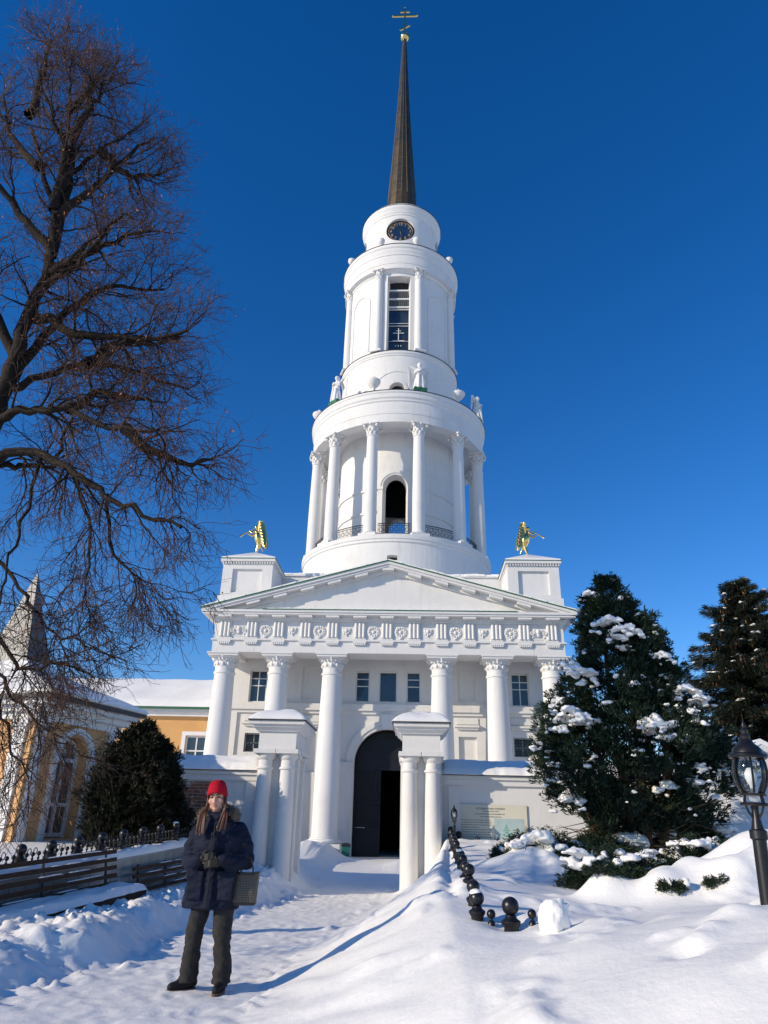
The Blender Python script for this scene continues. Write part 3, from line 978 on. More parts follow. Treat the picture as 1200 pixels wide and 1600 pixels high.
# colonnade tier
oh = [arch_hole(PI / 2 * k, R(11.8), 17.7, 22.25, .88) for k in (-1, 0, 1)]
oh += [dict(a=-PI, b=-PI + R(11.8), lo=lambda u: 17.7, hi=lambda u: 22.25 + .88 * math.sqrt(max(0, 1 - ((u + PI) / R(11.8)) ** 2)), n=12),
       dict(a=PI - R(11.8), b=PI, lo=lambda u: 17.7, hi=lambda u: 22.25 + .88 * math.sqrt(max(0, 1 - ((u - PI) / R(11.8)) ** 2)), n=12)]
drum('belfry_wall', 4.3, 17.8, 26.6, oh, .85)
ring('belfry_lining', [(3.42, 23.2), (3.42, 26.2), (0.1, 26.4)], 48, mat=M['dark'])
for z in (20.3, 22.0):
    for k in range(4):
        a0 = -PI / 2 + PI / 2 * k + R(17); a1 = a0 + PI / 2 - R(34)
        MB().lathe([(4.3, z), (4.40, z + .03), (4.40, z + .17), (4.3, z + .22)], 24, a0=a0, a1=a1).build('string_course', P, tower, 30, (0, AY, 0))
for k in range(4):
    am = MB()
    for i in range(28):
        a, b_ = PI * i / 28, PI * (i + 1) / 28
        def pt(rr_, ang, d): 
            u = rr_ * math.cos(ang) / 4.3; z = 22.25 + rr_ * math.sin(ang)
            return ((4.3 + d) * math.sin(u), -(4.3 + d) * math.cos(u), z)
        for (ra, rb2, dd) in ((.89, 1.02, .04), (1.02, 1.22, .09)):
            am.add([pt(ra, a, dd), pt(rb2, a, dd), pt(rb2, b_, dd), pt(ra, b_, dd), pt(ra, a, 0), pt(rb2, a, 0), pt(rb2, b_, 0), pt(ra, b_, 0)],
                   [(0, 1, 2, 3), (0, 3, 7, 4), (1, 5, 6, 2)])
    for s in (-1, 1):
        for (w0, w1, dd, z0, z1) in ((.89, 1.22, .06, 17.9, 22.05), (.85, 1.3, .12, 22.05, 22.25)):
            vs = []
            for z in (z0, z1):
                for (w_, d_) in ((w0, 0), (w1, 0), (w1, dd), (w0, dd)):
                    u = s * w_ / 4.3
                    vs.append(((4.3 + d_) * math.sin(u), -(4.3 + d_) * math.cos(u), z))
            am.add(vs, [(0, 1, 2, 3), (4, 5, 6, 7), (0, 1, 5, 4), (1, 2, 6, 5), (2, 3, 7, 6), (3, 0, 4, 7)])
    o = am.build('arch_surround', P, tower)
    o.location = (0, AY, 0); o.rotation_euler = (0, 0, PI / 2 * k)
def corinth(r, h):
    c = MB()
    c.lathe([(r, 0), (r * 1.12, .02 * h), (r * 1.12, .07 * h), (r, .1 * h), (r * .98, .4 * h), (r * 1.1, .7 * h), (r * 1.35, .88 * h)], 24)
    a_ = r * 1.62
    c.box(-a_, a_, -a_, a_, .88 * h, h)
    for i in range(8):
        a = PI / 4 * i
        for (zz, rr_, sz) in ((.25, 1.05, .20), (.50, 1.14, .18)):
            aa = a + (PI / 8 if zz > .3 else 0)
            Mt = Matrix.Translation((r * rr_ * math.cos(aa), r * rr_ * math.sin(aa), zz * h)) @ Matrix.Rotation(aa, 4, 'Z') @ Matrix.Rotation(.25, 4, 'Y')
            c.ball((0, 0, 0), r, 8, 6, (.16, .30, .42), Mt)
    for sx in (-1, 1):
        for sy in (-1, 1):
            c.ball((sx * r * 1.22, sy * r * 1.22, .76 * h), r * .34, 8, 6)
    for i in range(4):
        a = PI / 2 * i
        c.ball((r * 1.5 * math.cos(a), r * 1.5 * math.sin(a), .86 * h), r * .24, 6, 5)
    return c
sh1 = lathe_mesh('shaft', [(.43, .30), (.42, .5), (.42, 2.6), (.395, 5), (.36, 7.3)], 32, P)
b1 = MB(); b1.box(-.58, .58, -.58, .58, -.1, .10); b1.lathe([(.52, .10), (.57, .14), (.57, .2), (.50, .24), (.48, .28), (.43, .31)], 32)
b1m = b1.me('base', P, 40); c1m = corinth(.36, .95).me('capital', P, 50)
RC1 = 6.10
for k in range(12):
    a = R(15 + 30 * k)
    c = on_drum(link('column', sh1, tower), RC1, a, 17.86)
    link('base', b1m, c); link('capital', c1m, c, (0, 0, 7.30))
rl = MB()
a0, a1 = R(-10), R(10)
for z, t_ in ((.0, .03), (.14, .018), (.70, .018), (.84, .03)):
    rl.tube([(5.95 * math.sin(a0 + (a1 - a0) * i / 8), -5.95 * math.cos(a0 + (a1 - a0) * i / 8), z) for i in range(9)], t_, 5)
for i in range(19):
    a = a0 + (a1 - a0) * i / 18
    rl.tube([(5.95 * math.sin(a), -5.95 * math.cos(a), 0), (5.95 * math.sin(a), -5.95 * math.cos(a), .84)], .014, 4)
for i in range(6):
    a = a0 + (a1 - a0) * (i * 3 + 1.5) / 18
    Mt = Matrix.Rotation(a, 4, 'Z') @ Matrix.Translation((0, -5.95, .42)) @ Matrix.Rotation(PI / 2, 4, 'X')
    rl.torus((0, 0, 0), .13, .014, 12, 4, Mt); rl.torus((0, .2, 0), .07, .012, 10, 4, Mt); rl.torus((0, -.2, 0), .07, .012, 10, 4, Mt)
rlm = rl.me('railing', M['iron'])
for k in range(12):
    o = link('railing', rlm, tower, (0, AY, 17.98), R(30 * k))
# entablature of the colonnade
ring('entablature', [(5.70, 26.62), (5.70, 26.12), (6.44, 26.12), (6.44, 26.75), (6.47, 26.77), (6.47, 27.05), (6.45, 27.08), (6.45, 27.72)])
ring('cornice', [(6.45, 27.70), (6.52, 27.78), (6.52, 27.9), (6.58, 28.0), (6.60, 28.02), (6.60, 28.32), (6.66, 28.40), (6.66, 28.52)])
ring('green_flashing', [(6.66, 28.522), (6.69, 28.53), (6.69, 28.57), (6.5, 28.60)], 128, mat=M['gutter'])
ring('terrace', [(6.55, 28.602), (4.3, 28.75)], 96, mat=M['snow_roof'])
ring('colonnade_ceiling', [(4.25, 26.5), (5.72, 26.5)], 96)
# pedestal drum of the upper tier
hl = [arch_hole(R(90) * k, .135, 28.7, 30.0, .6) for k in (-1, 0, 1)]
drum('pedestal_drum', 4.50, 28.6, 33.0, hl, .5)
ring('drum_lining', [(3.95, 28.6), (3.95, 33.0)], 48, mat=M['dark'])
ring('drum_ledge', [(4.50, 32.95), (4.56, 33.0), (4.56, 33.1), (4.62, 33.16), (4.62, 33.36)])
ring('green_flashing', [(4.62, 33.362), (4.66, 33.37), (4.66, 33.41), (4.2, 33.46)], 96, mat=M['gutter'])
for k in (-1, 0, 1):
    am = MB()
    for (rad, dd, tw) in ((.68, .05, .10), (1.75, .04, .05)):
        for i in range(28):
            a, b_ = PI * i / 28, PI * (i + 1) / 28
            def pt(rr_, ang, d):
                u = rr_ * math.cos(ang) / 4.5; z = 30.0 + rr_ * math.sin(ang) * (.9 if rad > 1 else 1)
                return ((4.5 + d) * math.sin(u), -(4.5 + d) * math.cos(u), z)
            am.add([pt(rad - tw, a, dd), pt(rad + tw, a, dd), pt(rad + tw, b_, dd), pt(rad - tw, b_, dd), pt(rad - tw, a, -.01), pt(rad + tw, a, -.01), pt(rad + tw, b_, -.01), pt(rad - tw, b_, -.01)],
                   [(0, 1, 2, 3), (0, 3, 7, 4), (1, 5, 6, 2)])
    o = am.build('arch_surround', P, tower)
    o.location = (0, AY, 0); o.rotation_euler = (0, 0, R(90) * k)
# upper tier
hu = [rect_hole(R(90) * k - R(12.2), R(90) * k + R(12.2), 33.4, 40.75) for k in (-1, 0, 1)]
drum('bell_stage_wall', 4.28, 33.4, 41.4, hu, .8)
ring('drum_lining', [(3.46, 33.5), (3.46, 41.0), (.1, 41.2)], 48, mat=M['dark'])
ring('bell_floor', [(3.46, 33.5), (.05, 33.5)], 32, mat=M['dark'])
sh2 = lathe_mesh('shaft', [(.335, .22), (.33, .4), (.33, 2.6), (.31, 5), (.285, 6.95)], 28, P)
b2 = MB(); b2.box(-.44, .44, -.44, .44, -.04, .08); b2.lathe([(.40, .08), (.43, .12), (.43, .16), (.37, .2), (.335, .23)], 28)
b2m = b2.me('base', P, 40); c2m = corinth(.285, .90).me('capital', P, 50)
for k in range(4):
    for s in (-1, 1):
        a = R(90 * k + 21 * s)
        c = on_drum(link('column', sh2, tower), 4.36, a, 33.48)
        link('base', b2m, c); link('capital', c2m, c, (0, 0, 6.95))
    am = MB()
    zc = 38.6
    def pu(w_, z_, d): 
        return ((4.28 + d) * math.sin(w_ / 4.28), -(4.28 + d) * math.cos(w_ / 4.28), z_)
    path_ = [(-.95, 34.0 + 4.6 * i / 10) for i in range(10)] + [(-.95 * math.cos(PI * i / 20), zc + .95 * math.sin(PI * i / 20)) for i in range(21)] + [(.95, zc - 4.6 * i / 10) for i in range(1, 11)]
    for (p_, q_) in zip(path_, path_[1:]):
        d_ = Vector((q_[0] - p_[0], q_[1] - p_[1])).normalized(); nn = Vector((-d_.y, d_.x)) * .05
        am.add([pu(p_[0] - nn.x, p_[1] - nn.y, .05), pu(p_[0] + nn.x, p_[1] + nn.y, .05), pu(q_[0] + nn.x, q_[1] + nn.y, .05), pu(q_[0] - nn.x, q_[1] - nn.y, .05),
                pu(p_[0] - nn.x, p_[1] - nn.y, -.01), pu(p_[0] + nn.x, p_[1] + nn.y, -.01), pu(q_[0] + nn.x, q_[1] + nn.y, -.01), pu(q_[0] - nn.x, q_[1] - nn.y, -.01)],
               [(0, 1, 2, 3), (0, 4, 7, 3), (1, 2, 6, 5)])
    o = am.build('panel_moulding', P, tower)
    o.location = (0, AY, 0); o.rotation_euler = (0, 0, R(45 + 90 * k))
for k in (-1, 0, 1):
    lv = MB()
    for z in (38.05, 38.85, 39.70): lv.box(-.95, .95, -3.75, -3.62, z, z + .12)
    lv.box(-.95, .95, -3.72, -3.66, 37.85, 37.90)
    for z in (36.3, 36.55): lv.box(-.9, .9, -3.70, -3.66, z, z + .03)
    o = lv.build('beam_frame', M['frame'], tower); o.location = (0, AY, 0); o.rotation_euler = (0, 0, R(90) * k)
    sl_ = MB()
    for i in range(12):
        for (z0, z1) in ((38.17, 38.85), (38.97, 39.70)):
            sl_.box(-.92 + .155 * i, -.92 + .155 * i + .10, -3.66, -3.63, z0, z1)
    sl_.build('slats', M['greyroof'], o)
    cr = MB()
    cr.box(-.03, .03, -3.70, -3.67, 34.9, 36.1); cr.box(-.42, .42, -3.70, -3.672, 35.62, 35.67); cr.box(-.2, .2, -3.70, -3.672, 35.85, 35.89); cr.box(-.45, .45, -3.70, -3.672, 34.9, 34.95); cr.box(-.9, .95, -3.69, -3.675, 34.86, 34.885)
    for i in range(3): cr.ball((-.2 + .2 * i, -3.69, 34.45), .05, 6, 4, (.6, .6, 1.4))
    cr.build('cross', M['frame'], o)
    pnl = MB(); pnl.box(-.98, .98, -3.58, -3.54, 33.5, 38.0); pnl.build('glazing', M['glass'], o)
ring('entablature', [(4.30, 41.0), (4.42, 41.2), (4.66, 41.24), (4.66, 41.7), (4.69, 41.72), (4.69, 42.5), (4.74, 42.55), (4.74, 42.75)])
ring('cornice', [(4.74, 42.74), (4.80, 42.95), (4.80, 43.15), (4.87, 43.25), (4.87, 43.52)])
ring('green_flashing', [(4.87, 43.522), (4.90, 43.53), (4.90, 43.58), (4.7, 43.62)], 96, mat=M['gutter'])
ring('terrace', [(4.75, 43.625), (3.1, 43.8)], 96, mat=M['snow_roof'])
# clock drum
CZ = 46.72
hc = [round_hole(R(90) * k, 1.22 / 3.2, CZ, 1.24) for k in (-1, 0, 1)]
drum('clock_drum', 3.20, 43.7, 49.0, hc, .40)
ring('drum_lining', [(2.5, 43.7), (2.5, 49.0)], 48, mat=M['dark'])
ring('cornice', [(3.20, 48.3), (3.26, 48.36), (3.26, 48.5), (3.32, 48.6), (3.32, 48.7), (3.44, 48.95), (3.46, 49.0), (3.46, 49.28)])
ring('dome_edge', [(3.46, 49.282), (3.49, 49.29), (3.49, 49.33), (3.1, 49.5)], 96, mat=M['gutter'])
ring('dome', [(3.3, 49.42), (3.1, 49.75), (2.6, 50.25), (2.0, 50.85), (1.6, 51.3), (1.45, 51.6)], 96, mat=M['greyroof'])
ring('snow', [(3.44, 49.34), (3.36, 49.50), (3.2, 49.60), (3.0, 49.80)], 96, mat=M['snow_roof'])
for k in (-1, 0, 1):
    ck = MB(); Mr = Matrix.Translation((0, -2.92, CZ)) @ Matrix.Rotation(PI / 2, 4, 'X')
    ck.lathe([(0.001, .02), (1.16, .02), (1.16, -.05)], 48, M=Mr)
    face = ck.build('clock_face', M['clock'], tower); face.location = (0, AY, 0); face.rotation_euler = (0, 0, R(90) * k)
    rg = MB(); rg.torus((0, 0, .03), 1.12, .05, 48, 6, Mr); rg.build('clock_rim', M['iron'], face)
    rg = MB(); rg.torus((0, 0, .03), 1.0, .012, 48, 4, Mr)
    for i in range(60):
        a = 2 * PI * i / 60
        rg.box(-.008, .008, -.04, .04, 0, .01, Matrix.Translation((1.02 * math.sin(a), -2.965, CZ + 1.02 * math.cos(a))) @ Matrix.Rotation(PI / 2, 4, 'X') @ Matrix.Rotation(-a, 4, 'Z'))
    rg.build('minute_track', M['numeral'], face)
    for h in range(1, 13):
        a = 2 * PI * h / 12
        cu = bpy.data.curves.new('numeral', 'FONT'); cu.body = str(h); cu.size = .36; cu.align_x = 'CENTER'; cu.align_y = 'CENTER'; cu.extrude = .012; cu.offset = .008
        to = bpy.data.objects.new('t', cu); COL.objects.link(to)
        me = bpy.data.meshes.new_from_object(to.evaluated_get(bpy.context.evaluated_depsgraph_get()))
        bpy.data.objects.remove(to)
        me.materials.clear(); me.materials.append(M['numeral'])
        no = link('numeral', me, face, (.81 * math.sin(a), -2.96, CZ + .81 * math.cos(a)))
        no.rotation_euler = (PI / 2, 0, 0)
    hd = MB(); hd.tube([(0, -2.97, CZ), (.1, -2.97, CZ - .62)], [.03, .012], 5); hd.build('clock_hand', M['iron'], face)
    hd = MB(); hd.tube([(0, -2.99, CZ), (-.35, -2.99, CZ + .75)], [.025, .008], 5); hd.build('clock_hand', M['iron'], face)
fo = MB(); fo.lathe([(.02, 0), (.2, .05), (.22, .16), (.12, .26), (.02, .28)], 12); fo.tube([(0, 0, -.6), (0, 0, .05)], .03, 6)
fo.build('floodlight', M['iron'], tower, 40, (0, AY - 3.45, 44.55))
# spire
sp = MB(); sp.lathe([(1.50, -1.3), (1.46, -1.2), (1.42, -.95), (1.30, .5), (1.02, 5.1), (.74, 10.2), (.49, 15.8), (.33, 19.7), (.20, 23.2)], 16)
spire = sp.build('spire', M['spire'], tower, None, (0, AY, 52.75))
rbm = MB()
for i in range(16):
    a = 2 * PI * i / 16
    rbm.tube([(r_ * 1.005 * math.cos(a), r_ * 1.005 * math.sin(a), z) for (r_, z) in ((1.30, .5), (1.02, 5.1), (.74, 10.2), (.49, 15.8), (.33, 19.7), (.20, 23.2))], [.022, .02, .016, .012, .01, .006], 4)
rbm.build('seams', M['gold_dull'], spire, 40)
gb = MB(); gb.ball((0, 0, 0), .47, 24, 16); gb.lathe([(.22, -.62), (.25, -.5), (.2, -.42)], 16)
gb.build('orb', M['gold'], tower, 60, (0, AY, 76.65))
cr = MB()
cr.box(-.09, .09, -.06, .06, 77.0, 81.55)
cr.box(-1.3, 1.3, -.07, .07, 80.10, 80.34)
cr.box(-.5, .5, -.065, .065, 80.82, 80.98)
cr.box(-.62, .62, -.065, .065, -.09, .09, Matrix.Translation((0, 0, 78.25)) @ Matrix.Rotation(R(38), 4, 'Y').inverted())
for p in ((-1.3, 80.22), (1.3, 80.22), (0, 81.6)): cr.ball((p[0], 0, p[1]), .11, 8, 6)
cr.build('cross', M['gold'], tower, 30, (0, AY, 0))

# ------------------------------------------------------------------ statues and urns on the tower
def wing_mesh(mb, root, tip, low, side, thick=.03, n=7):
    """a folded wing: rows of overlapping feather blades fanning from root"""
    root, tip, low = Vector(root), Vector(tip), Vector(low)
    for i in range(n):
        t = i / (n - 1)
        a = root.lerp(tip, .95 - .75 * t)
        b_ = tip.lerp(low, .15 + .85 * t)
        mid = a.lerp(b_, .5) + Vector((side * .05, .04, .02))
        d = (b_ - a).normalized()
        w = Vector((0, 0, 1)).cross(d)
        nrm = Vector((0, -1, 0))
        wv = d.cross(nrm).normalized()
        L = (b_ - a).length
        ws = [.08, .17, .19, .14, .03]
        pts = [a, a.lerp(mid, .6), mid, mid.lerp(b_, .6), b_]
        vs = []
        for p_, w_ in zip(pts, ws):
            vs += [p_ + wv * w_ + Vector((0, .01 * i, 0)), p_ - wv * w_ + Vector((0, .01 * i + .01, 0)), p_ + Vector((0, thick + .01 * i, 0)), p_ + Vector((0, -thick + .01 * i, 0))]
        fs = []
        for j in range(4):
            q = j * 4; r_ = q + 4
            for (m_, n_) in ((0, 3), (3, 1), (1, 2), (2, 0)):
                fs.append((q + m_, q + n_, r_ + n_, r_ + m_))
        mb.add(vs, fs)
    mb.tube([root, root.lerp(tip, .5) + Vector((side * .04, 0, .06)), tip], [.08, .09, .04], 8)

def robe(mb, h, base, waist, chest, folds=9, lean=0.0):
    vs, fs = [], []
    n, m = 36, 18
    for j in range(m + 1):
        t = j / m
        z = h * t
        r_ = np.interp(t, [0, .08, .35, .62, .74, .88, .96, 1.0], [base, base * .93, base * .78, waist, waist * 1.08, chest, chest * .75, .08])
        for i in range(n):
            a = 2 * PI * i / n
            k = 1 + .10 * (1 - t) ** .7 * math.sin(folds * a + 2 * t) + .03 * math.sin(4 * a + 5 * t)
            vs.append((r_ * k * math.cos(a) + lean * t, .78 * r_ * k * math.sin(a), z))
    for j in range(m):
        for i in range(n):
            l = (i + 1) % n
            fs.append((j * n + i, j * n + l, (j + 1) * n + l, (j + 1) * n + i))
    fs.append(tuple(range(n - 1, -1, -1)))
    fs.append(tuple(m * n + i for i in range(n)))
    mb.add(vs, fs)

def white_angel(label, ang, group):
    e_ = empty('angel_statue', (0, 0, 0), 0, label, 'statue', group)
    on_drum(e_, 6.25, ang, 28.62)
    e_.scale = (1.1, 1.1, 1.1)
    MB().box(-.42, .42, -.30, .30, 0, .30).build('pedestal', M['green'], e_)
    mb = MB()
    robe(mb, 1.62, .42, .22, .27)
    mb.ball((0, -.03, 1.86), .155, 14, 10, (.85, .95, 1.15)); mb.capsule((0, 0, 1.58), (0, -.02, 1.78), .09, .08)
    mb.ball((0, .05, 1.88), .16, 12, 8, (.95, .9, 1.1))
    for s in (-1, 1):
        mb.capsule((s * .24, 0, 1.46), (s * .34, -.06, 1.16), .085, .07); mb.capsule((s * .34, -.06, 1.16), (s * .07, -.28, 1.30), .075, .05)
    mb.capsule((-.05, -.30, 1.26), (.05, -.30, 1.36), .07, .06)
    mb.capsule((.2, .0, 1.5), (-.18, -.16, .75), .09, .10)
    mb.capsule((-.1, -.20, 1.0), (-.14, -.30, .02), .10, .09); mb.capsule((.14, -.18, .9), (.18, -.28, .02), .09, .08)
    me = remesh(mb, .032, 2, 'figure', P)
    link('figure', me, e_, (0, 0, .30))
    for s in (-1, 1):
        w = MB(); wing_mesh(w, (s * .14, .16, 1.55), (s * .62, .20, 1.78), (s * .60, .26, .22), s, .03, 9)
        w.build('wing', P, e_, 40, (0, 0, .30))
    return e_

for lab, a in (('white angel statue right of centre above the colonnade, wings half spread', 15), ('white angel statue on left rim of the tower terrace, in profile', -45),
               ('white angel statue on far right rim of the tower terrace', 75)):
    white_angel(lab, R(a), 'white angels on the tower terrace')
um = MB()
um.lathe([(.0, .10), (.22, .10), (.20, .16), (.10, .24), (.075, .36), (.10, .46), (.12, .48), (.30, .62), (.46, .86), (.50, .98), (.48, 1.05), (.40, 1.08), (.25, 1.16), (.10, 1.22), (.09, 1.28), (.11, 1.34), (.05, 1.42), (.0, 1.43)], 28)
urn_me = um.me('bowl', P, 40)
uped = MB().box(-.28, .28, -.24, .24, 0, .101).me('pedestal', M['green'])
for lab, a in (('white stone urn with lid left of centre above the colonnade', -15), ('white stone urn on the left edge of the colonnade cornice', -75), ('white stone urn on the right between two angel statues', 45)):
    e_ = empty('stone_urn', (0, 0, 0), 0, lab, 'urn', 'urns on the tower terrace')
    on_drum(e_, 6.25, R(a), 28.62)
    link('bowl', urn_me, e_); link('pedestal', uped, e_)
um = MB()
um.lathe([(0, 0), (.16, 0), (.15, .08), (.07, .16), (.07, .28), (.22, .42), (.30, .62), (.28, .72), (.30, .78), (.16, .86), (0, .9)], 20)
su_me = um.me('small_urn', P, 40)
for lab, a in (('small white finial urn left below the clock', -19), ('small white finial urn right below the clock', 17), ('small white finial urn at left edge of the upper cornice', -62), ('small white finial urn at right edge of the upper cornice', 62)):
    o = on_drum(link('finial_urn', su_me), 4.62, R(a), 43.60)
    tag(o, lab, 'urn', 'small urns around the clock drum')

def gold_angel(side, label):
    e_ = empty('gilded_angel', (side * 7.52, 1.65, 14.70), 0, label, 'statue', 'gilded trumpeting angels')
    G = M['gold']
    mb = MB()
    rb2 = MB()
    robe(rb2, 1.05, .15, .20, .22, 7)
    # swinging robe narrowing to the standing foot
    vs = []
    for (x, y, z) in rb2.v:
        t = z / 1.05
        vs.append((x * (.45 + .75 * min(1, t * 1.6)) + side * (-.10 * math.sin(t * PI) - .0), y * (.5 + .7 * min(1, t * 1.6)), z + .14))
    mb.add(vs, rb2.f)
    mb.capsule((0, 0, -.02), (0, 0, .3), .035, .06)
    mb.capsule((side * -.05, .05, .75), (side * -.28, .06, .32), .10, .05); mb.capsule((side * -.28, .06, .32), (side * -.36, .08, .16), .045, .03)
    mb.capsule((0, 0, 1.1), (side * .05, 0, 1.36), .20, .13)
    mb.capsule((side * .05, 0, 1.36), (side * .10, 0, 1.52), .06, .055)
    mb.ball((side * .12, -.01, 1.60), .115, 12, 9, (.95, .9, 1.12))
    mb.capsule((side * .16, -.10, 1.36), (side * .34, -.16, 1.20), .065, .05); mb.capsule((side * .34, -.16, 1.20), (side * .48, -.10, 1.34), .05, .04)
    mb.capsule((side * .14, .12, 1.34), (side * .36, .12, 1.12), .065, .05); mb.capsule((side * .36, .12, 1.12), (side * .58, .02, 1.22), .05, .04)
    me = remesh(mb, .028, 2, 'figure', G)
    link('figure', me, e_)
    w = MB()
    wing_mesh(w, (side * -.06, .12, 1.32), (side * -.02, .34, 1.98), (side * -.50, .30, .45), -side, .03, 8)
    w.build('wing', G, e_, 40)
    w = MB()
    wing_mesh(w, (side * -.06, -.12, 1.32), (side * -.10, -.30, 1.90), (side * -.46, -.24, .40), -side, .03, 8)
    w.build('wing', G, e_, 40)
    tr = MB()
    d0 = Vector((side * .24, -.06, 1.52)); d1 = Vector((side * .98, -.10, 1.02))
    tr.tube([d0, d0.lerp(d1, .7), d0.lerp(d1, .88), d1], [.018, .03, .045, .085], 12)
    tr.build('trumpet', G, e_, 40)
    dr = MB()
    dr.tube([(side * -.12, .05, 1.0), (side * -.34, .10, .8), (side * -.42, .12, .5), (side * -.48, .1, .34)], [.07, .1, .08, .02], 6)
    dr.build('drapery', G, e_, 40)
gold_angel(-1, 'gilded angel blowing trumpet toward the left on snowy attic block')
gold_angel(1, 'gilded angel blowing trumpet toward the right on snowy attic block')
# ------------------------------------------------------------------ gate pillars and precinct walls
def gate_pillar(cx, label):
    g = empty('gate_pillar', (cx, -17.05, -.5), 0, label, 'gate pillar', 'paired-column gate pillars')
    o = MB(); o.box(-.40, .40, -.30, 1.0, -.3, 3.02); o.build('core', P, g)
    for s in (-1, 1):
        c = MB(); c.lathe([(.205, 0), (.20, .3), (.195, 1.2), (.18, 2.2), (.168, 2.62), (.168, 2.64), (.20, 2.66), (.20, 2.70), (.168, 2.72), (.168, 2.86), (.20, 2.89), (.23, 2.94), (.23, 3.0)], 28, (s * .27, -.42))
        c.build('column', P, g, 40)
        for sy, yy in ((0, -.30), (1, 1.0)):
            q = MB(); q.box(s * .40 + min(0, s * .09), s * .40 + max(0, s * .09), yy + (.04 if sy == 0 else -.34), yy + (.34 if sy == 0 else -.04), -.3, 2.90)
            q.box(s * .40 + min(0, s * .13), s * .40 + max(0, s * .13), yy + (.0 if sy == 0 else -.38), yy + (.38 if sy == 0 else 0), 2.902, 3.01)
            q.build('pilaster', P, g)
    o = MB()
    for s in (-1, 1): o.box(s * .27 - .265, s * .27 + .262, -.70, -.20, 3.002, 3.10)
    o.box(-.55, .55, -.19, 1.1, 3.022, 3.10)
    o.build('abacus', P, g)
    o = MB(); o.box(-.45, .45, -.56, 1.02, 3.102, 3.50); o.build('block', P, g)
    o = MB()
    prev = (.45, .56, 3.502)
    for (w, d, z) in ((.50, .61, 3.505), (.52, .64, 3.545), (.60, .72, 3.60), (.60, .72, 3.64), (.66, .79, 3.66), (.66, .79, 3.74)):
        o.taper((0, .23, prev[2]), prev[0], prev[1] + .23, (0, .23, z), w, d + .23); prev = (w, d, z)
    o.build('cornice', P, g)
    o = MB(); o.taper((0, .23, 3.742), .70, 1.06, (0, .23, 3.765), .70, 1.06); o.taper((0, .23, 3.766), .70, 1.06, (0, .23, 4.0), .22, .5); o.build('roof', M['gutter'], g)
    # lumpy snow on the roof
    nx_, ny_ = 24, 34
    vs, fs = [], []
    for j in range(ny_ + 1):
        for i in range(nx_ + 1):
            u, v = -1 + 2 * i / nx_, -1 + 2 * j / ny_
            m_ = max(abs(u), abs(v))
            z = 3.775 + .30 * (1 - m_ ** 1.6) + .07 * (1 - m_ ** 8) + .05 * mnoise.noise(Vector((u * 1.5 + cx, v * 1.8, 1))) * (1 - m_ ** 4)
            if abs(v + .35 + .1 * math.sin(u * 5 + cx)) < .05 and u * (1 if cx < 0 else -1) < .3: z -= .05
            vs.append((u * .71, .23 + v * 1.07, z))
    for j in range(ny_):
        for i in range(nx_):
            a = j * (nx_ + 1) + i
            fs.append((a, a + 1, a + nx_ + 2, a + nx_ + 1))
    sn_ = MB().add(vs, fs); sn_.box(-.705, .705, -.835, 1.295, 3.767, 3.776)
    sn_.build('snow', M['snow'], g, 50)
    return g
gate_pillar(-1.90, 'white gate pillar with paired columns left of the entrance, behind the person')
gate_pillar(1.55, 'white gate pillar with paired columns right of the entrance')

def snow_strip(name, parent, x0, x1, y0, y1, zf, zb, th, step=.06, seed=0.0, edge=.05):
    """snow blanket with rounded, uneven edge lying on a slope that rises from y0 to y1"""
    nx_ = max(4, int((x1 - x0) / step)); ny_ = 12
    vs, fs = [], []
    for j in range(ny_ + 1):
        v = j / ny_
        for i in range(nx_ + 1):
            x = x0 + (x1 - x0) * i / nx_
            t = min(1, min(v, 1 - v) * 5 + .0)
            tx = min(1, min(i, nx_ - i) / 3)
            n_ = mnoise.noise(Vector((x * 1.7 + seed, v * 3, seed))) * .35 + mnoise.noise(Vector((x * 7 + seed, v * 6, seed))) * .15
            y = y0 + (y1 - y0) * v - (1 - t) * edge * (mnoise.noise(Vector((x * 5, seed, 0))) + .4) * (1 if v < .5 else -1)
            z = zf + (zb - zf) * v + th * (math.sqrt(max(0, t * (2 - t))) * math.sqrt(max(0, tx * (2 - tx)))) * (1 + n_)
            vs.append((x, y, z))
    for j in range(ny_):
        for i in range(nx_):
            a = j * (nx_ + 1) + i
            fs.append((a, a + 1, a + nx_ + 2, a + nx_ + 1))
    return MB().add(vs, fs).build(name, M['snow'], parent, 70)

def precinct_wall(x0, x1, label, name='precinct_wall', brick_end=None):
    w = empty(name, ((x0 + x1) / 2, -16.6, -.5), 0, label, 'wall')
    L = (x1 - x0) / 2
    o = MB(); o.box(-L, L, -.26, .26, -.3, 2.55); o.build('body', P, w)
    o = MB(); o.box(-L, L, -.32, -.262, 2.42, 2.55); o.box(-L, L, -.37, .32, 2.552, 2.64); o.build('coping', P, w)
    o = MB(); o.prism([(-L, 2.642), (L, 2.642), (L, 2.66), (-L, 2.66)], -.42, .40); o.build('flashing', M['gutter'], w)
    snow_strip('snow', w, -L, L, -.42, .5, 2.66, 2.98, .13, seed=x0)
    return w
rw = precinct_wall(2.02, 8.2, 'white precinct wall with snow on top carrying the information board')
o = MB()
for x in (-2.62,): o.box(x - .28, x + .0, -.31, -.262, .0, 2.41)
o.build('pier', P, rw)
lw = precinct_wall(-6.4, -2.38, 'snow-capped white precinct wall with patch of bare brick left of the gate')
o = MB()
vs = []
cx0 = -4.39
pts = [(-6.38, -.2), (-3.02, -.2), (-3.12, .35), (-3.02, .7), (-3.2, 1.0), (-3.08, 1.35), (-3.28, 1.6), (-3.2, 1.95), (-3.35, 2.2), (-3.42, 2.38), (-6.38, 2.40)]
o.prism([(x - cx0, z) for x, z in pts], -.285, -.262); o.build('brick_patch', M['brick'], lw)
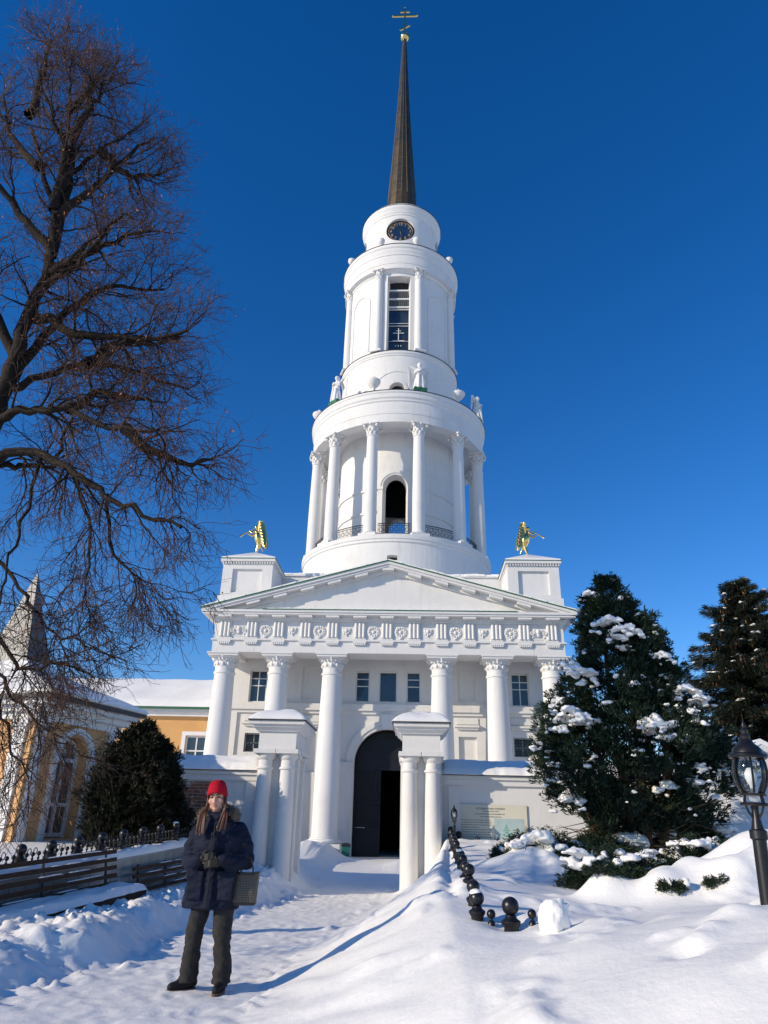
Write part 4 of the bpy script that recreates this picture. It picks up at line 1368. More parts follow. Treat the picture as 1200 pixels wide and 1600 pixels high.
o = MB(); o.box(-2.72 - cx0, -2.42 - cx0, -.315, -.262, -.3, 2.405); o.build('pier', P, lw)

# gabled pier of the wall far right
g = empty('gabled_pier', (9.75, -16.6, -.4), 0, 'white gabled wall pier with snow behind the right lamp', 'pier')
o = MB(); o.box(-.95, .95, -.30, .5, -.3, 2.75); o.build('body', P, g)
o = MB(); o.prism([(-.85, 2.752), (.85, 2.752), (0, 3.25)], -.26, .5); o.build('gable', P, g)
for s in (-1, 1):
    o = MB(); o.prism([(s * 1.05, 2.70), (s * 1.05, 2.80), (0, 3.40), (0, 3.27)], -.40, .55); o.build('raking_cornice', P, g)
    o = MB(); o.prism([(s * 1.07, 2.802), (s * 1.05, 2.89), (s * .5, 3.26), (0, 3.52), (0, 3.402)], -.42, .56); o.build('snow', M['snow_roof'], g, 40)
o = MB()
for (a, b_, c_, d_) in ((-.62, -.52, 2.0, 2.62), (.52, .62, 2.0, 2.62), (-.519, .519, 2.52, 2.62), (-.519, .519, 2.0, 2.1)): o.box(a, b_, -.34, -.301, c_, d_)
o.build('panel_frame', P, g)
o = MB(); o.box(-.97, .97, -.36, .5, 1.86, 1.94); o.build('string_course', P, g)
w2 = precinct_wall(10.72, 30, 'white snow-capped precinct wall running off to the right', 'precinct_wall')
w3 = precinct_wall(8.2, 8.78, 'short white wall link beside the gabled pier', 'precinct_wall')

# information board
sg = empty('information_board', (3.2, -16.885, 0), 0, 'cream information board with lines of text and pale blue map on the white wall', 'information board')
MB().box(-.87, .86, -.012, .01, .42, 1.50).build('panel', M['paper'], sg)
MB().box(.08, .78, -.016, -.0125, .45, 1.20).build('map', M['sign_blue'], sg)
tr_ = MB()
for (x, z, w, h) in ((.36, .98, .10, .02), (.36, .94, .16, .02), (.36, 1.02, .05, .03), (.36, .90, .07, .03), (.30, .85, .05, .05), (.43, .86, .05, .05), (.36, 1.06, .02, .03)): tr_.box(x - w / 2, x + w / 2, -.018, -.0162, z - h / 2, z + h / 2)
tr_.build('map_emblem', M['sign_green'], sg)
def text_mesh(body, size, mat):
    cu = bpy.data.curves.new('t', 'FONT'); cu.body = body; cu.size = size; cu.align_x = 'CENTER'; cu.extrude = .0008; cu.offset = size * .012
    to = bpy.data.objects.new('t', cu); COL.objects.link(to)
    me = bpy.data.meshes.new_from_object(to.evaluated_get(bpy.context.evaluated_depsgraph_get()))
    bpy.data.objects.remove(to)
    me.materials.clear(); me.materials.append(mat)
    return me
o = link('heading', text_mesh('Историческая справка', .062, M['ink']), sg, (.0, -.0135, 1.395)); o.rotation_euler = (PI / 2, 0, 0)
rr = random.Random(8)
def text_line(x0, x1, z, h):
    m_ = MB(); x = x0
    while x < x1 - .02:
        w = rr.uniform(.012, .05); w = min(w, x1 - x)
        m_.box(x, x + w, -.0145, -.0122, z, z + h * rr.uniform(.7, 1)); x += w + .009
    m_.build('text_line', M['ink'], sg)
text_line(-.16, .20, 1.345, .018); text_line(-.36, .36, 1.285, .020); text_line(-.24, .26, 1.225, .020)
for i in range(12):
    text_line(-.82, .02 - (.3 if i in (3, 8) else 0), 1.15 - .052 * i, .016)

# ------------------------------------------------------------------ chapel on the left
ch_rz = R(-14.7)
ch = empty('chapel', (-9.085, -16.98, .07), ch_rz, 'small yellow chapel with white pilasters, arched window and tented snowy roof', 'chapel')
Hc = 2.78
ch.scale = (1.856, 1.16, 1.16)
Yl = M['yellow']; T = M['trim']
hs_ = 1.24
o = MB()
holed_wall(o, -hs_, hs_, 0, Hc, [arch_hole(0, .40, .42, 1.92, .42)], lambda u, z, d: (hs_ - d, u, z), .22)
for (a, b_) in (((-hs_, -hs_), (hs_, -hs_)), ((-hs_, hs_), (-hs_, -hs_)), ((hs_, hs_), (-hs_, hs_))):
    o.quad((a[0], a[1], 0), (b_[0], b_[1], 0), (b_[0], b_[1], Hc), (a[0], a[1], Hc))
o.build('wall', Yl, ch)
for (sx, sy) in ((1, -1), (1, 1), (-1, -1), (-1, 1)):
    o = MB()
    # pilasters on both faces near each corner
    o.box(sx * hs_ if sx > 0 else sx * hs_ - .05, sx * hs_ + .05 if sx > 0 else sx * hs_, sy * 1.06 - .09, sy * 1.06 + .09, 0, 2.52)
    o.box(sx * hs_ if sx > 0 else sx * hs_ - .08, sx * hs_ + .08 if sx > 0 else sx * hs_, sy * 1.06 - .12, sy * 1.06 + .12, 2.42, 2.56)
    o.build('pilaster', T, ch)
    o = MB()
    o.box(sx * 1.05 - .09, sx * 1.05 + .09, sy * hs_ if sy > 0 else sy * hs_ - .05, sy * hs_ + .05 if sy > 0 else sy * hs_, 0, 2.52)
    o.box(sx * 1.05 - .12, sx * 1.05 + .12, sy * hs_ if sy > 0 else sy * hs_ - .08, sy * hs_ + .08 if sy > 0 else sy * hs_, 2.42, 2.56)
    o.build('pilaster', T, ch)
o = MB(); o.box(-hs_ - .07, hs_ + .07, -hs_ - .07, hs_ + .07, 2.56, 2.70); o.box(-hs_ - .16, hs_ + .16, -hs_ - .16, hs_ + .16, 2.702, 2.82); o.box(-hs_ - .27, hs_ + .27, -hs_ - .27, hs_ + .27, 2.822, 2.92); o.build('cornice', T, ch)
o = MB(); o.box(-hs_ - .34, hs_ + .34, -hs_ - .34, hs_ + .34, 2.922, 3.0); o.build('gutter', M['gutter'], ch)
def sq_loft(rows, mat, name, sub=6):
    mb = MB(); n = 4 * sub
    vs, fs = [], []
    for (w, z) in rows:
        for k in range(4):
            a = [(1, -1), (1, 1), (-1, 1), (-1, -1)][k]; b_ = [(1, 1), (-1, 1), (-1, -1), (1, -1)][k]
            for i in range(sub):
                t = i / sub
                x, y = a[0] + (b_[0] - a[0]) * t, a[1] + (b_[1] - a[1]) * t
                nn = mnoise.noise(Vector((x * 3, y * 3, z * 2))) * (.02 if 'snow' in name else 0)
                vs.append((x * (w + nn), y * (w + nn), z + nn))
    for j in range(len(rows) - 1):
        for i in range(n):
            l = (i + 1) % n
            fs.append((j * n + i, j * n + l, (j + 1) * n + l, (j + 1) * n + i))
    return mb.add(vs, fs).build(name, mat, ch)
sq_loft([(1.57, 3.002), (1.60, 3.03), (1.58, 3.09), (1.25, 3.30), (.90, 3.50), (.58, 3.74), (.36, 3.98)], M['snow'], 'roof_snow')
sq_loft([(.38, 3.9), (.30, 4.35), (.17, 5.1), (.04, 5.95), (.01, 6.1)], M['greyroof'], 'tent_roof', 1)
# arched window on the side facing the path: frame, panes, surround (local x is outward)
wf = MB()
def arch_band(mb, ra, rb2, zs, z0, x0, x1, rise=1.0, n=20):
    pts_in = [(-ra, z0)] + [(-ra * math.cos(PI * i / n), zs + ra * rise * math.sin(PI * i / n)) for i in range(n + 1)] + [(ra, z0)]
    pts_out = [(-rb2, z0)] + [(-rb2 * math.cos(PI * i / n), zs + rb2 * rise * math.sin(PI * i / n)) for i in range(n + 1)] + [(rb2, z0)]
    for i in range(len(pts_in) - 1):
        q = [pts_in[i], pts_in[i + 1], pts_out[i + 1], pts_out[i]]
        vs = [(x0, p[0], p[1]) for p in q] + [(x1, p[0], p[1]) for p in q]
        mb.add(vs, [(0, 1, 2, 3), (7, 6, 5, 4), (0, 4, 5, 1), (2, 6, 7, 3), (1, 5, 6, 2), (3, 7, 4, 0)])
arch_band(wf, .34, .40, 1.92, .42, hs_ - .19, hs_ - .11)
for z in (.44, 1.0, 1.86): wf.box(hs_ - .188, hs_ - .112, -.34, .34, z, z + .07)
wf.box(hs_ - .186, hs_ - .114, -.03, .03, .5, 1.88)
cw = wf.build('window', T, ch)
def pane_poly(pts):
    vs = [(hs_ - .16, p[0], p[1]) for p in pts] + [(hs_ - .15, p[0], p[1]) for p in pts]
    n = len(pts)
    fs = [tuple(range(n)), tuple(range(2 * n - 1, n - 1, -1))] + [(i, n + i, n + (i + 1) % n, (i + 1) % n) for i in range(n)]
    MB().add(vs, fs).build('pane', M['chapel_glass'], cw)
for (a, b_) in ((-.34, -.03), (.03, .34)):
    for (z0, z1) in ((.51, 1.0), (1.07, 1.86)): pane_poly([(a, z0), (b_, z0), (b_, z1), (a, z1)])
pane_poly([(-.34, 1.93)] + [(-.34 * math.cos(PI * i / 16), 1.93 + .34 * math.sin(PI * i / 16)) for i in range(1, 16)] + [(.34, 1.93)])
sr = MB(); arch_band(sr, .48, .60, 1.92, .30, hs_ + .001, hs_ + .05)
for s in (-1, 1): sr.box(hs_ + .001, hs_ + .07, s * .54 - .09, s * .54 + .09, 1.84, 1.94)
sr.box(hs_ + .001, hs_ + .09, -.64, .64, .22, .30)
sr.build('window_surround', T, ch)
o = MB(); o.box(hs_ - .28, hs_ - .25, -.6, .6, .3, 2.5); o.build('blind', M['paper'], ch)

# ------------------------------------------------------------------ long orange building behind
ob = empty('monastery_building', (-20, 3, 0), 0, 'long orange monastery wing with white trim and thick snow on its roof', 'building')
OX0, OX1 = -22, 11.6
o = MB()
oh_ = []
for k in range(6):
    cx = 10.0 - k * 3.2
    oh_.append(rect_hole(cx - .58, cx + .58, 3.4, 5.05))
holed_wall(o, OX0, OX1, -1, 6.0, oh_, lambda u, z, d: (u, d, z), .25)
o.quad((OX1, 0, -1), (OX1, 11, -1), (OX1, 11, 6), (OX1, 0, 6))
o.build('wall', M['orange'], ob)
for k in range(6):
    cx = 10.0 - k * 3.2
    window(ob, cx, 3.4, 5.05, 1.16, .08, [.5], [.55], fr=.09, mull=.07)
    s_ = MB()
    for (a, b_, c_, d_) in ((-.78, -.582, 3.3, 5.25), (.582, .78, 3.3, 5.25), (-.581, .581, 5.052, 5.25), (-.581, .581, 3.3, 3.398)): s_.box(cx + a, cx + b_, -.05, -.001, c_, d_)
    s_.build('window_surround', T, ob)
o = MB(); o.box(OX0, OX1, -.25, .0, 6.0, 6.18); o.box(OX0, OX1, -.40, .0, 6.182, 6.34); o.build('cornice', T, ob)
o = MB(); o.box(OX0, OX1, -.62, -.1, 6.342, 6.42); o.build('gutter', M['green'], ob)
o = MB(); o.prism([(0, 0), (.01, 0)], 0, .01) if False else None
rf = MB(); rf.add([(OX0, -.6, 6.425), (OX1, -.6, 6.425), (OX1, 5.5, 8.75), (OX0, 5.5, 8.75), (OX0, 11.5, 6.425), (OX1, 11.5, 6.425)], [(0, 1, 2, 3), (3, 2, 5, 4), (1, 5, 2)]); rf.build('roof', M['green'], ob)
nx_, ny_ = 200, 14
vs, fs = [], []
for j in range(ny_ + 1):
    v = j / ny_
    for i in range(nx_ + 1):
        x = OX0 + (OX1 - OX0) * i / nx_
        t = min(1, v * 8)
        y = -.62 + 6.3 * v - .03 * mnoise.noise(Vector((x * 3, 0, 0)))
        z = 6.43 + 2.32 * v + .22 * math.sqrt(t * (2 - t)) * (1 + .25 * mnoise.noise(Vector((x * .8, v * 3, 2))))
        vs.append((x, y, z))
for j in range(ny_):
    for i in range(nx_):
        a = j * (nx_ + 1) + i
        fs.append((a, a + 1, a + nx_ + 2, a + nx_ + 1))
MB().add(vs, fs).build('roof_snow', M['snow_roof'], ob, 60)

# ------------------------------------------------------------------ litter bin by the door
lb = empty('litter_bin', (-1.62, -.9, gz(-1.62, -.9) - .02), R(12), 'small green litter bin with dark lid beside the entrance', 'litter bin')
o = MB(); o.taper((0, 0, 0), .15, .13, (0, 0, .52), .19, .16); o.build('body', M['bin'], lb)
o = MB(); o.taper((0, 0, .522), .205, .175, (0, 0, .60), .19, .16); o.taper((0, 0, .601), .19, .16, (0, 0, .66), .12, .1); o.build('lid', M['gutter'], lb)

# ------------------------------------------------------------------ iron fences
ballpost = MB()
ballpost.lathe([(0, -.55), (.085, -.55), (.085, -.30), (.10, -.285), (.10, -.26), (.07, -.24), (.062, -.17), (.075, -.15), (.085, -.13), (.085, -.115), (.055, -.095), (.045, -.07)], 16)
bp_me = ballpost.me('post', M['iron'], 40)
bb = MB(); bb.ball((0, 0, 0), .076, 20, 14)
ball_me = bb.me('ball', M['iron_gloss'], 80)
pk = MB(); pk.tube([(0, 0, -.5), (0, 0, -.04)], .012, 6); pk.lathe([(.012, -.09), (.024, -.075), (.012, -.06), (.012, -.04)], 10); pk.ball((0, 0, -.012), .032, 10, 8); pk.torus((.0, 0, -.16), .045, .008, 12, 4, Matrix.Rotation(PI / 2, 4, 'X'))
pk_me = pk.me('picket', M['iron'], 50)
pk2 = MB(); pk2.tube([(0, 0, -.4), (0, 0, -.04)], .014, 6); pk2.lathe([(.014, -.10), (.034, -.085), (.030, -.06), (.014, -.045)], 10); pk2.ball((0, 0, 0), .040, 12, 9)
pk2_me = pk2.me('picket', M['iron_gloss'], 50)
sc_me = MB().ball((0, 0, 0), .064, 12, 8, (1, .9, .55)).me('snow', M['snow_roof'], 60)
def iron_fence(name, label, pts, npick, snowy=0.0, rail=True, ball_s=1.0):
    pts = [(p[0], p[1], max(p[2], gz(p[0], p[1]) + .13)) for p in pts]
    e_ = empty(name, (pts[0][0], pts[0][1], 0), 0, label, 'fence')
    ox, oy = pts[0][0], pts[0][1]
    for i, p in enumerate(pts):
        o = link('post', bp_me, e_, (p[0] - ox, p[1] - oy, p[2]), scale=(ball_s,) * 3)
        b_ = link('ball', ball_me, o)
        if random.random() < snowy:
            s_ = link('snow', sc_me, o, (-.01, 0, .052))
    for p, q in zip(pts, pts[1:]):
        for k in range(npick):
            t = (k + 1) / (npick + 1)
            v = Vector(p).lerp(Vector(q), t)
            o = link('picket', pk_me, e_, (v.x - ox, v.y - oy, v.z - .075), rz=math.atan2(q[1] - p[1], q[0] - p[0]))
        if rail:
            r_ = MB()
            for dz in (-.20, -.30): r_.tube([(p[0] - ox, p[1] - oy, p[2] + dz), (q[0] - ox, q[1] - oy, q[2] + dz)], .013, 6)
            r_.build('rail', M['iron'], e_)
    return e_
random.seed(5)
RF = [(2.23, -17.33, .94), (2.20, -18.32, .88), (2.18, -19.3, .81), (2.16, -20.29, .76), (2.14, -21.27, .72), (2.12, -22.26, .65), (2.10, -23.25, .62), (2.07, -24.23, .58), (2.04, -25.22, .54), (2.02, -26.2, .50), (1.99, -27.19, .455), (1.96, -28.0, .42)]
iron_fence('iron_fence', 'black iron fence of ball-topped posts sunk in the snow right of the path', RF, 0, .45, False, .88)
ef = iron_fence('iron_fence', 'single big black ball bollard with two small finials standing in the snow', [(2.245, -28.12, .375)], 0, 0, False)
for (x, y) in ((2.08, -28.05), (2.43, -28.13)):
    link('picket', pk2_me, ef, (x - 2.245, y + 28.12, gz(x, y) + .085))
iron_fence('iron_fence', 'black ball-topped fence at the foot of the wall below the board', [(2.42, -17.22, .80), (4.2, -17.2, .80), (6.0, -17.2, .75)], 3, .2)
LF = []
for i in range(-3, 10):
    y = -24.33 + .7229 * i
    LF.append((-4.20 + .088 * i, y, .57 + .0457 * i))
iron_fence('iron_fence', 'black iron fence of ball posts and pickets above the benches on the left', LF, 4, .1)

# retaining wall with granite tiles
rwall = empty('retaining_wall', (0, 0, 0), 0, 'low snow-topped retaining wall faced with grey tiles behind the benches', 'wall')
prev = None
A_ = Vector((float(retain_x(-29.5)), -29.5)); B_ = Vector((float(retain_x(-17.1)), -17.1))
dirw = (B_ - A_).normalized(); Lw = (B_ - A_).length
nw = Vector((dirw.y, -dirw.x))
def wtop(y): return float(np.clip(.22 + (y + 24.3) * .048, .02, .50))
o = MB()
nseg = 30
for i in range(nseg):
    p, q = A_ + dirw * Lw * i / nseg, A_ + dirw * Lw * (i + 1) / nseg
    za, zb = wtop(p.y), wtop(q.y)
    vs = []
    for (r_, z_) in ((p, za), (q, zb)):
        for (off, zz) in ((.0, -.8), (-.28, -.8), (-.28, z_), (.0, z_)):
            w_ = r_ + nw * off
            vs.append((w_.x, w_.y, zz))
    o.add(vs, [(3, 2, 6, 7), (0, 3, 7, 4), (1, 5, 6, 2), (0, 1, 2, 3), (4, 7, 6, 5)])
o.build('body', M['greyroof'], rwall)
o = MB()
for i in range(nseg):
    p, q = A_ + dirw * Lw * i / nseg, A_ + dirw * Lw * (i + 1) / nseg
    vs = []
    for r_ in (p, q):
        z_ = wtop(r_.y)
        for (off, zz) in ((.07, z_ + .002), (-.34, z_ + .002), (-.34, z_ + .04), (.07, z_ + .04)):
            w_ = r_ + nw * off
            vs.append((w_.x, w_.y, zz))
    o.add(vs, [(3, 2, 6, 7), (0, 3, 7, 4), (1, 5, 6, 2), (0, 4, 5, 1)])
o.build('coping', M['tile'], rwall)
tl_ = .34
nt_ = int(Lw / tl_)
for i in range(nt_):
    for j in range(3):
        p, q = A_ + dirw * (tl_ * i + .006), A_ + dirw * (tl_ * (i + 1) - .006)
        z1a, z1b = wtop(p.y) - .25 * j - .004, wtop(q.y) - .25 * j - .004
        a, b_ = p + nw * .003, q + nw * .003
        c_, d_ = p + nw * (.02 + .004 * random.random()), q + nw * .022
        vs = [(a.x, a.y, z1a - .242), (b_.x, b_.y, z1b - .242), (b_.x, b_.y, z1b), (a.x, a.y, z1a), (c_.x, c_.y, z1a - .242), (d_.x, d_.y, z1b - .242), (d_.x, d_.y, z1b), (c_.x, c_.y, z1a)]
        MB().add(vs, [(4, 5, 6, 7), (0, 4, 7, 3), (1, 2, 6, 5), (3, 7, 6, 2), (0, 1, 5, 4)]).build('tile', M['tile'], rwall)
ns_ = 120
vs, fs = [], []
for i in range(ns_ + 1):
    p = A_ + dirw * Lw * i / ns_
    for j, (off, h_) in enumerate(((.06, .041), (.055, .09), (.0, .14), (-.12, .16), (-.25, .15), (-.36, .10), (-.40, .0))):
        w_ = p + nw * (off + .02 * mnoise.noise(Vector((p.y * 4, off * 9, 0))))
        vs.append((w_.x, w_.y, wtop(p.y) + h_ * (1 + (.35 * mnoise.noise(Vector((p.y * 2.2, off * 4, 3))) if h_ > .05 else 0))))
for i in range(ns_):
    for j in range(6):
        a = i * 7 + j
        fs.append((a, a + 1, a + 8, a + 7))
MB().add(vs, fs).build('snow', M['snow'], rwall, 70)

# ------------------------------------------------------------------ benches
def bench(loc, rz, L, tilt, label, back_rows=5):
    e_ = empty('bench', loc, rz, label, 'bench', 'slatted benches along the wall')
    e_.rotation_euler = (0, -tilt, rz)
    # local: x along the bench, y=0 at back, seat to -y
    def slat(y, z, w, t, ang):
        Mt = Matrix.Translation((0, y, z)) @ Matrix.Rotation(ang, 4, 'X')
        return MB().box(-L / 2, L / 2, -t / 2, t / 2, -w / 2, w / 2, Mt).build('slat', M['wood'], e_)
    for k in range(back_rows):
        h = .50 + .115 * k; y = -.06 + .10 * (k / back_rows)
        slat(y, h, .062, .03, R(-10))
        MB().ball((0, 0, 0), .5, 8, 4, (1, .0, .0)) if False else None
        for q in range(3):
            xa = -L / 2 + .1 + (L - .5) * random.random(); xb = min(L / 2 - .05, xa + .25 + .5 * random.random())
            snow_strip('snow', e_, xa, xb, y - .016, y + .020, h + .030, h + .030, .010, .05, k * 3.1 + loc[1] + q, .006)
    for k in range(5):
        slat(-.12 - .105 * k, .40 + .006 * k, .032, .085, 0)
    MB().box(-L / 2, L / 2, -.60, -.565, .33, .42).build('front_rail', M['wood'], e_)
    snow_strip('seat_snow', e_, -L / 2, L / 2, -.60, -.06, .425, .44, .09, .05, loc[0], .04)
    for x in (-L / 2 + .25, 0, L / 2 - .25):
        q = MB(); q.box(x - .035, x + .035, -.56, -.50, -.3, .375); q.box(x - .035, x + .035, -.05, .01, -.3, .375); q.box(x - .0349, x + .0349, -.56, -.0, .335, .376)
        q.build('leg', M['gutter'], e_)
        q = MB(); q.tube([(x, -.03, .376), (x, .07, 1.02)], .022, 6); q.build('back_support', M['gutter'], e_)
    return e_
fz_ang = math.atan2(1, .118)
bench((-3.74, -24.4, -.52), fz_ang, 3.9, math.atan(.035), 'nearer slatted wooden bench with snow on its seat, at the left edge')
bench((-3.30, -20.35, -.72), fz_ang, 2.7, math.atan(.03), 'farther slatted wooden bench half buried behind the person')

# ------------------------------------------------------------------ lamps
def lantern(loc, s, pole, label, lean=0.0):
    e_ = empty('street_lamp', loc, 0, label, 'lamp', 'black garden lamps with glass lanterns')
    e_.rotation_euler = (0, lean, 0)
    e_.scale = (s, s, s)
    o = MB(); o.lathe([(0, -.6), (.052, -.6), (.048, pole * .5), (.045, pole - .03), (.058, pole - .02), (.058, pole + .03), (.043, pole + .04), (.030, pole + .10), (.024, pole + .16), (.028, pole + .19)], 20); o.build('pole', M['iron'], e_, 40)
    z0 = pole + .20
    o = MB(); o.lathe([(.0, z0 - .012), (.092, z0 - .012), (.095, z0 + .0), (.088, z0 + .01), (.0, z0 + .01)], 24)
    for i in range(4):
        a = PI / 2 * i + .4
        o.tube([(.02 * math.cos(a), .02 * math.sin(a), pole + .10), (.06 * math.cos(a), .06 * math.sin(a), z0 - .05), (.085 * math.cos(a), .085 * math.sin(a), z0)], .007, 5)
        o.tube([(.085 * math.cos(a), .085 * math.sin(a), z0), (.07 * math.cos(a), .07 * math.sin(a), z0 + .07)], .010, 5)
    o.lathe([(.0, z0 + .055), (.085, z0 + .055), (.09, z0 + .07), (.0, z0 + .075)], 24)
    o.build('bracket', M['iron'], e_, 40)
    zb = z0 + .075
    gp = [(.075, zb), (.100, zb + .05), (.115, zb + .10), (.118, zb + .15), (.112, zb + .20), (.098, zb + .235)]
    o = MB(); o.lathe(gp, 24); o.build('glass', M['clear'], e_, 60)
    for i in range(6):
        a = PI / 3 * i + .25
        q = MB(); q.tube([(r_ * 1.02 * math.cos(a), r_ * 1.02 * math.sin(a), z) for r_, z in gp], .008, 5); q.build('rib', M['iron'], e_, 40)
    o = MB(); o.lathe([(.014, zb), (.014, zb + .05), (.024, zb + .06), (.040, zb + .10), (.040, zb + .13), (.02, zb + .165), (0, zb + .17)], 14); o.build('bulb', M['frame'], e_, 50)
    zt = zb + .235
    o = MB(); o.lathe([(.0, zt - .004), (.125, zt - .004), (.133, zt + .008), (.128, zt + .02), (.105, zt + .03), (.098, zt + .06), (.075, zt + .085), (.052, zt + .10), (.045, zt + .12), (.030, zt + .13), (.034, zt + .15), (.022, zt + .165), (.026, zt + .19), (.012, zt + .21), (.016, zt + .225), (.006, zt + .25), (0, zt + .28)], 24); o.build('cap', M['iron'], e_, 40)
    return e_
lantern((3.745, -29.83, .20), 1.0, .80, 'black garden lamp with glass lantern close by at the right edge', R(2.0))
lantern((2.31, -17.45, .62), .62, .62, 'small black lamp standing at the wall end of the iron fence')

# ------------------------------------------------------------------ lump of snow near the bollard
cb = bpy.data.meshes.new('snow_chunk')
bm = bmesh.new()
bmesh.ops.create_cube(bm, size=1)
bmesh.ops.subdivide_edges(bm, edges=bm.edges[:], cuts=9, use_grid_fill=True)
for v in bm.verts:
    p = v.co.copy()
    sph = p.normalized() * .55
    p = p.lerp(sph, .72)
    n_ = mnoise.noise(p * 3.1 + Vector((3, 1, 7))) * .16 + mnoise.noise(p * 6) * .2 + mnoise.noise(p * 13) * .10
    v.co = p * (1 + n_)
    v.co.x *= .22 * (1 - .15 * p.z); v.co.y *= .22; v.co.z *= .27
    v.co.x += .05 * v.co.z
bm.to_mesh(cb); bm.free()
finish(cb, M['snow'], 60)
o = link('snow_chunk', cb, None, (2.56, -28.5, gz(2.56, -28.5) + .09), R(20))
tag(o, 'blocky lump of packed snow lying beside the ball bollard', 'snow lump')
# ------------------------------------------------------------------ evergreen foliage
def rnd_unit(rs, n):
    v = rs.normal(size=(n, 3))
    return v / np.linalg.norm(v, axis=1, keepdims=True)

def spray_mesh(name, pos, dirs, rs, blades, length, width, mat, spread=.75, droop=0.0):
    """leaf sprays: at every position a fan of narrow pointed blades around the given direction"""
    n = len(pos)
    P0 = np.repeat(pos, blades, 0)
    D = np.repeat(dirs, blades, 0) + rnd_unit(rs, n * blades) * spread
    D[:, 2] -= droop
    D /= np.linalg.norm(D, axis=1, keepdims=True)
    L = (length * rs.uniform(.55, 1.25, n * blades))[:, None]
    side = np.cross(D, rnd_unit(rs, n * blades))
    side /= np.linalg.norm(side, axis=1, keepdims=True) + 1e-9
    w = (width * rs.uniform(.6, 1.3, n * blades))[:, None]
    base = P0 + rs.normal(size=P0.shape) * length * .22
    a = base - side * w * .35
    b = base + D * L * .55 + side * w
    c = base + D * L
    d = base + D * L * .5 - side * w
    V = np.stack([a, b, c, d], 1).reshape(-1, 3)
    F = np.arange(len(V), dtype=np.int32).reshape(-1, 4)
    return arr_mesh(name, V, F, mat)

_ico = None
def blob_cloud(name, centers, sizes, mat, seed=0, rough=.35, flat=.6):
    """lumpy snow pads, joined into one mesh"""
    global _ico
    if _ico is None:
        bm_ = bmesh.new()
        bmesh.ops.create_icosphere(bm_, subdivisions=2, radius=1)
        bm_.verts.ensure_lookup_table()
        _ico = (np.array([v.co[:] for v in bm_.verts]), np.array([[v.index for v in f.verts] for f in bm_.faces]))
        bm_.free()
    v0, f0 = _ico
    Vs, Fs = [], []
    rs = np.random.RandomState(seed)
    for k, (c, s) in enumerate(zip(centers, sizes)):
        o = rs.uniform(-50, 50, 3)
        n = fbm(v0[:, 0] * 1.3 + o[0], v0[:, 1] * 1.3 + v0[:, 2] * .9 + o[1], 1.0, 3) + .6 * fbm(v0[:, 2] * 3 + o[2], v0[:, 0] * 3 + v0[:, 1] * 2 + o[0], 1.0, 2)
        sc = np.array([s[0], s[1], s[2]])
        v = v0 * (1 + rough * 1.6 * n)[:, None]
        v[:, 2] = np.where(v[:, 2] < 0, v[:, 2] * flat, v[:, 2])
        Vs.append(v * sc + np.array(c)); Fs.append(f0 + k * len(v0))
    return arr_mesh(name, np.concatenate(Vs), np.concatenate(Fs), mat, 80)

def merge_snow(me, voxel, amp, mat):
    o_ = bpy.data.objects.new('tmp', me); COL.objects.link(o_)
    m_ = o_.modifiers.new('r', 'REMESH'); m_.mode = 'VOXEL'; m_.voxel_size = voxel
    s_ = o_.modifiers.new('s', 'SMOOTH'); s_.factor = .5; s_.iterations = 7
    out = bpy.data.meshes.new_from_object(o_.evaluated_get(bpy.context.evaluated_depsgraph_get()))
    bpy.data.objects.remove(o_)
    n_ = len(out.vertices)
    co = np.empty(n_ * 3, dtype=np.float32); out.vertices.foreach_get('co', co); co = co.reshape(-1, 3)
    nn = np.empty(n_ * 3, dtype=np.float32); out.vertices.foreach_get('normal', nn); nn = nn.reshape(-1, 3)
    d = fbm(co[:, 0] + co[:, 2] * .7, co[:, 1] - co[:, 2] * .6, .11, 3) * amp * 1.6 - amp * .1
    out.vertices.foreach_set('co', (co + nn * d[:, None]).ravel())
    out.name = 'snow'; out.materials.clear()
    return finish(out, mat, 80)

def crown(rs, c, prof_z, prof_r, nclump, per, clump_r, upness=.5, sx=1.0, inner=.35, lobes=.15):
    z0, z1 = prof_z[0], prof_z[-1]
    zz = rs.uniform(0, 1, nclump * 4)
    zz = z0 + (z1 - z0) * zz
    rr_ = np.interp(zz, prof_z, prof_r)
    keep = rs.uniform(0, 1, len(zz)) < (rr_ / max(prof_r)) * .85 + .15
    zz = zz[keep][:nclump]; rr_ = np.interp(zz, prof_z, prof_r)
    a = rs.uniform(0, 2 * PI, len(zz))
    lob = 1 + lobes * np.sin(3 * a + zz * 2.3) + lobes * .7 * np.sin(7 * a - zz * 4.1)
    rad = rr_ * lob * np.sqrt(rs.uniform(inner, 1, len(zz)))
    C = np.stack([c[0] + sx * rad * np.cos(a), c[1] + rad * np.sin(a), zz], 1)
    out = np.stack([np.cos(a), np.sin(a), np.full_like(a, upness)], 1)
    out /= np.linalg.norm(out, axis=1, keepdims=True)
    sz = clump_r * rs.uniform(.6, 1.3, len(zz)) * np.clip(.45 + rr_ / max(prof_r), .5, 1.2)
    P_ = np.repeat(C, per, 0) + rnd_unit(rs, len(C) * per) * (np.repeat(sz, per) * rs.uniform(.2, 1, len(C) * per) ** .5)[:, None] * np.array([1, 1, .85])
    D_ = np.repeat(out, per, 0) + rs.normal(size=(len(C) * per, 3)) * .3
    D_ /= np.linalg.norm(D_, axis=1, keepdims=True)
    return C, sz, rad / np.maximum(rr_, .05), P_, D_

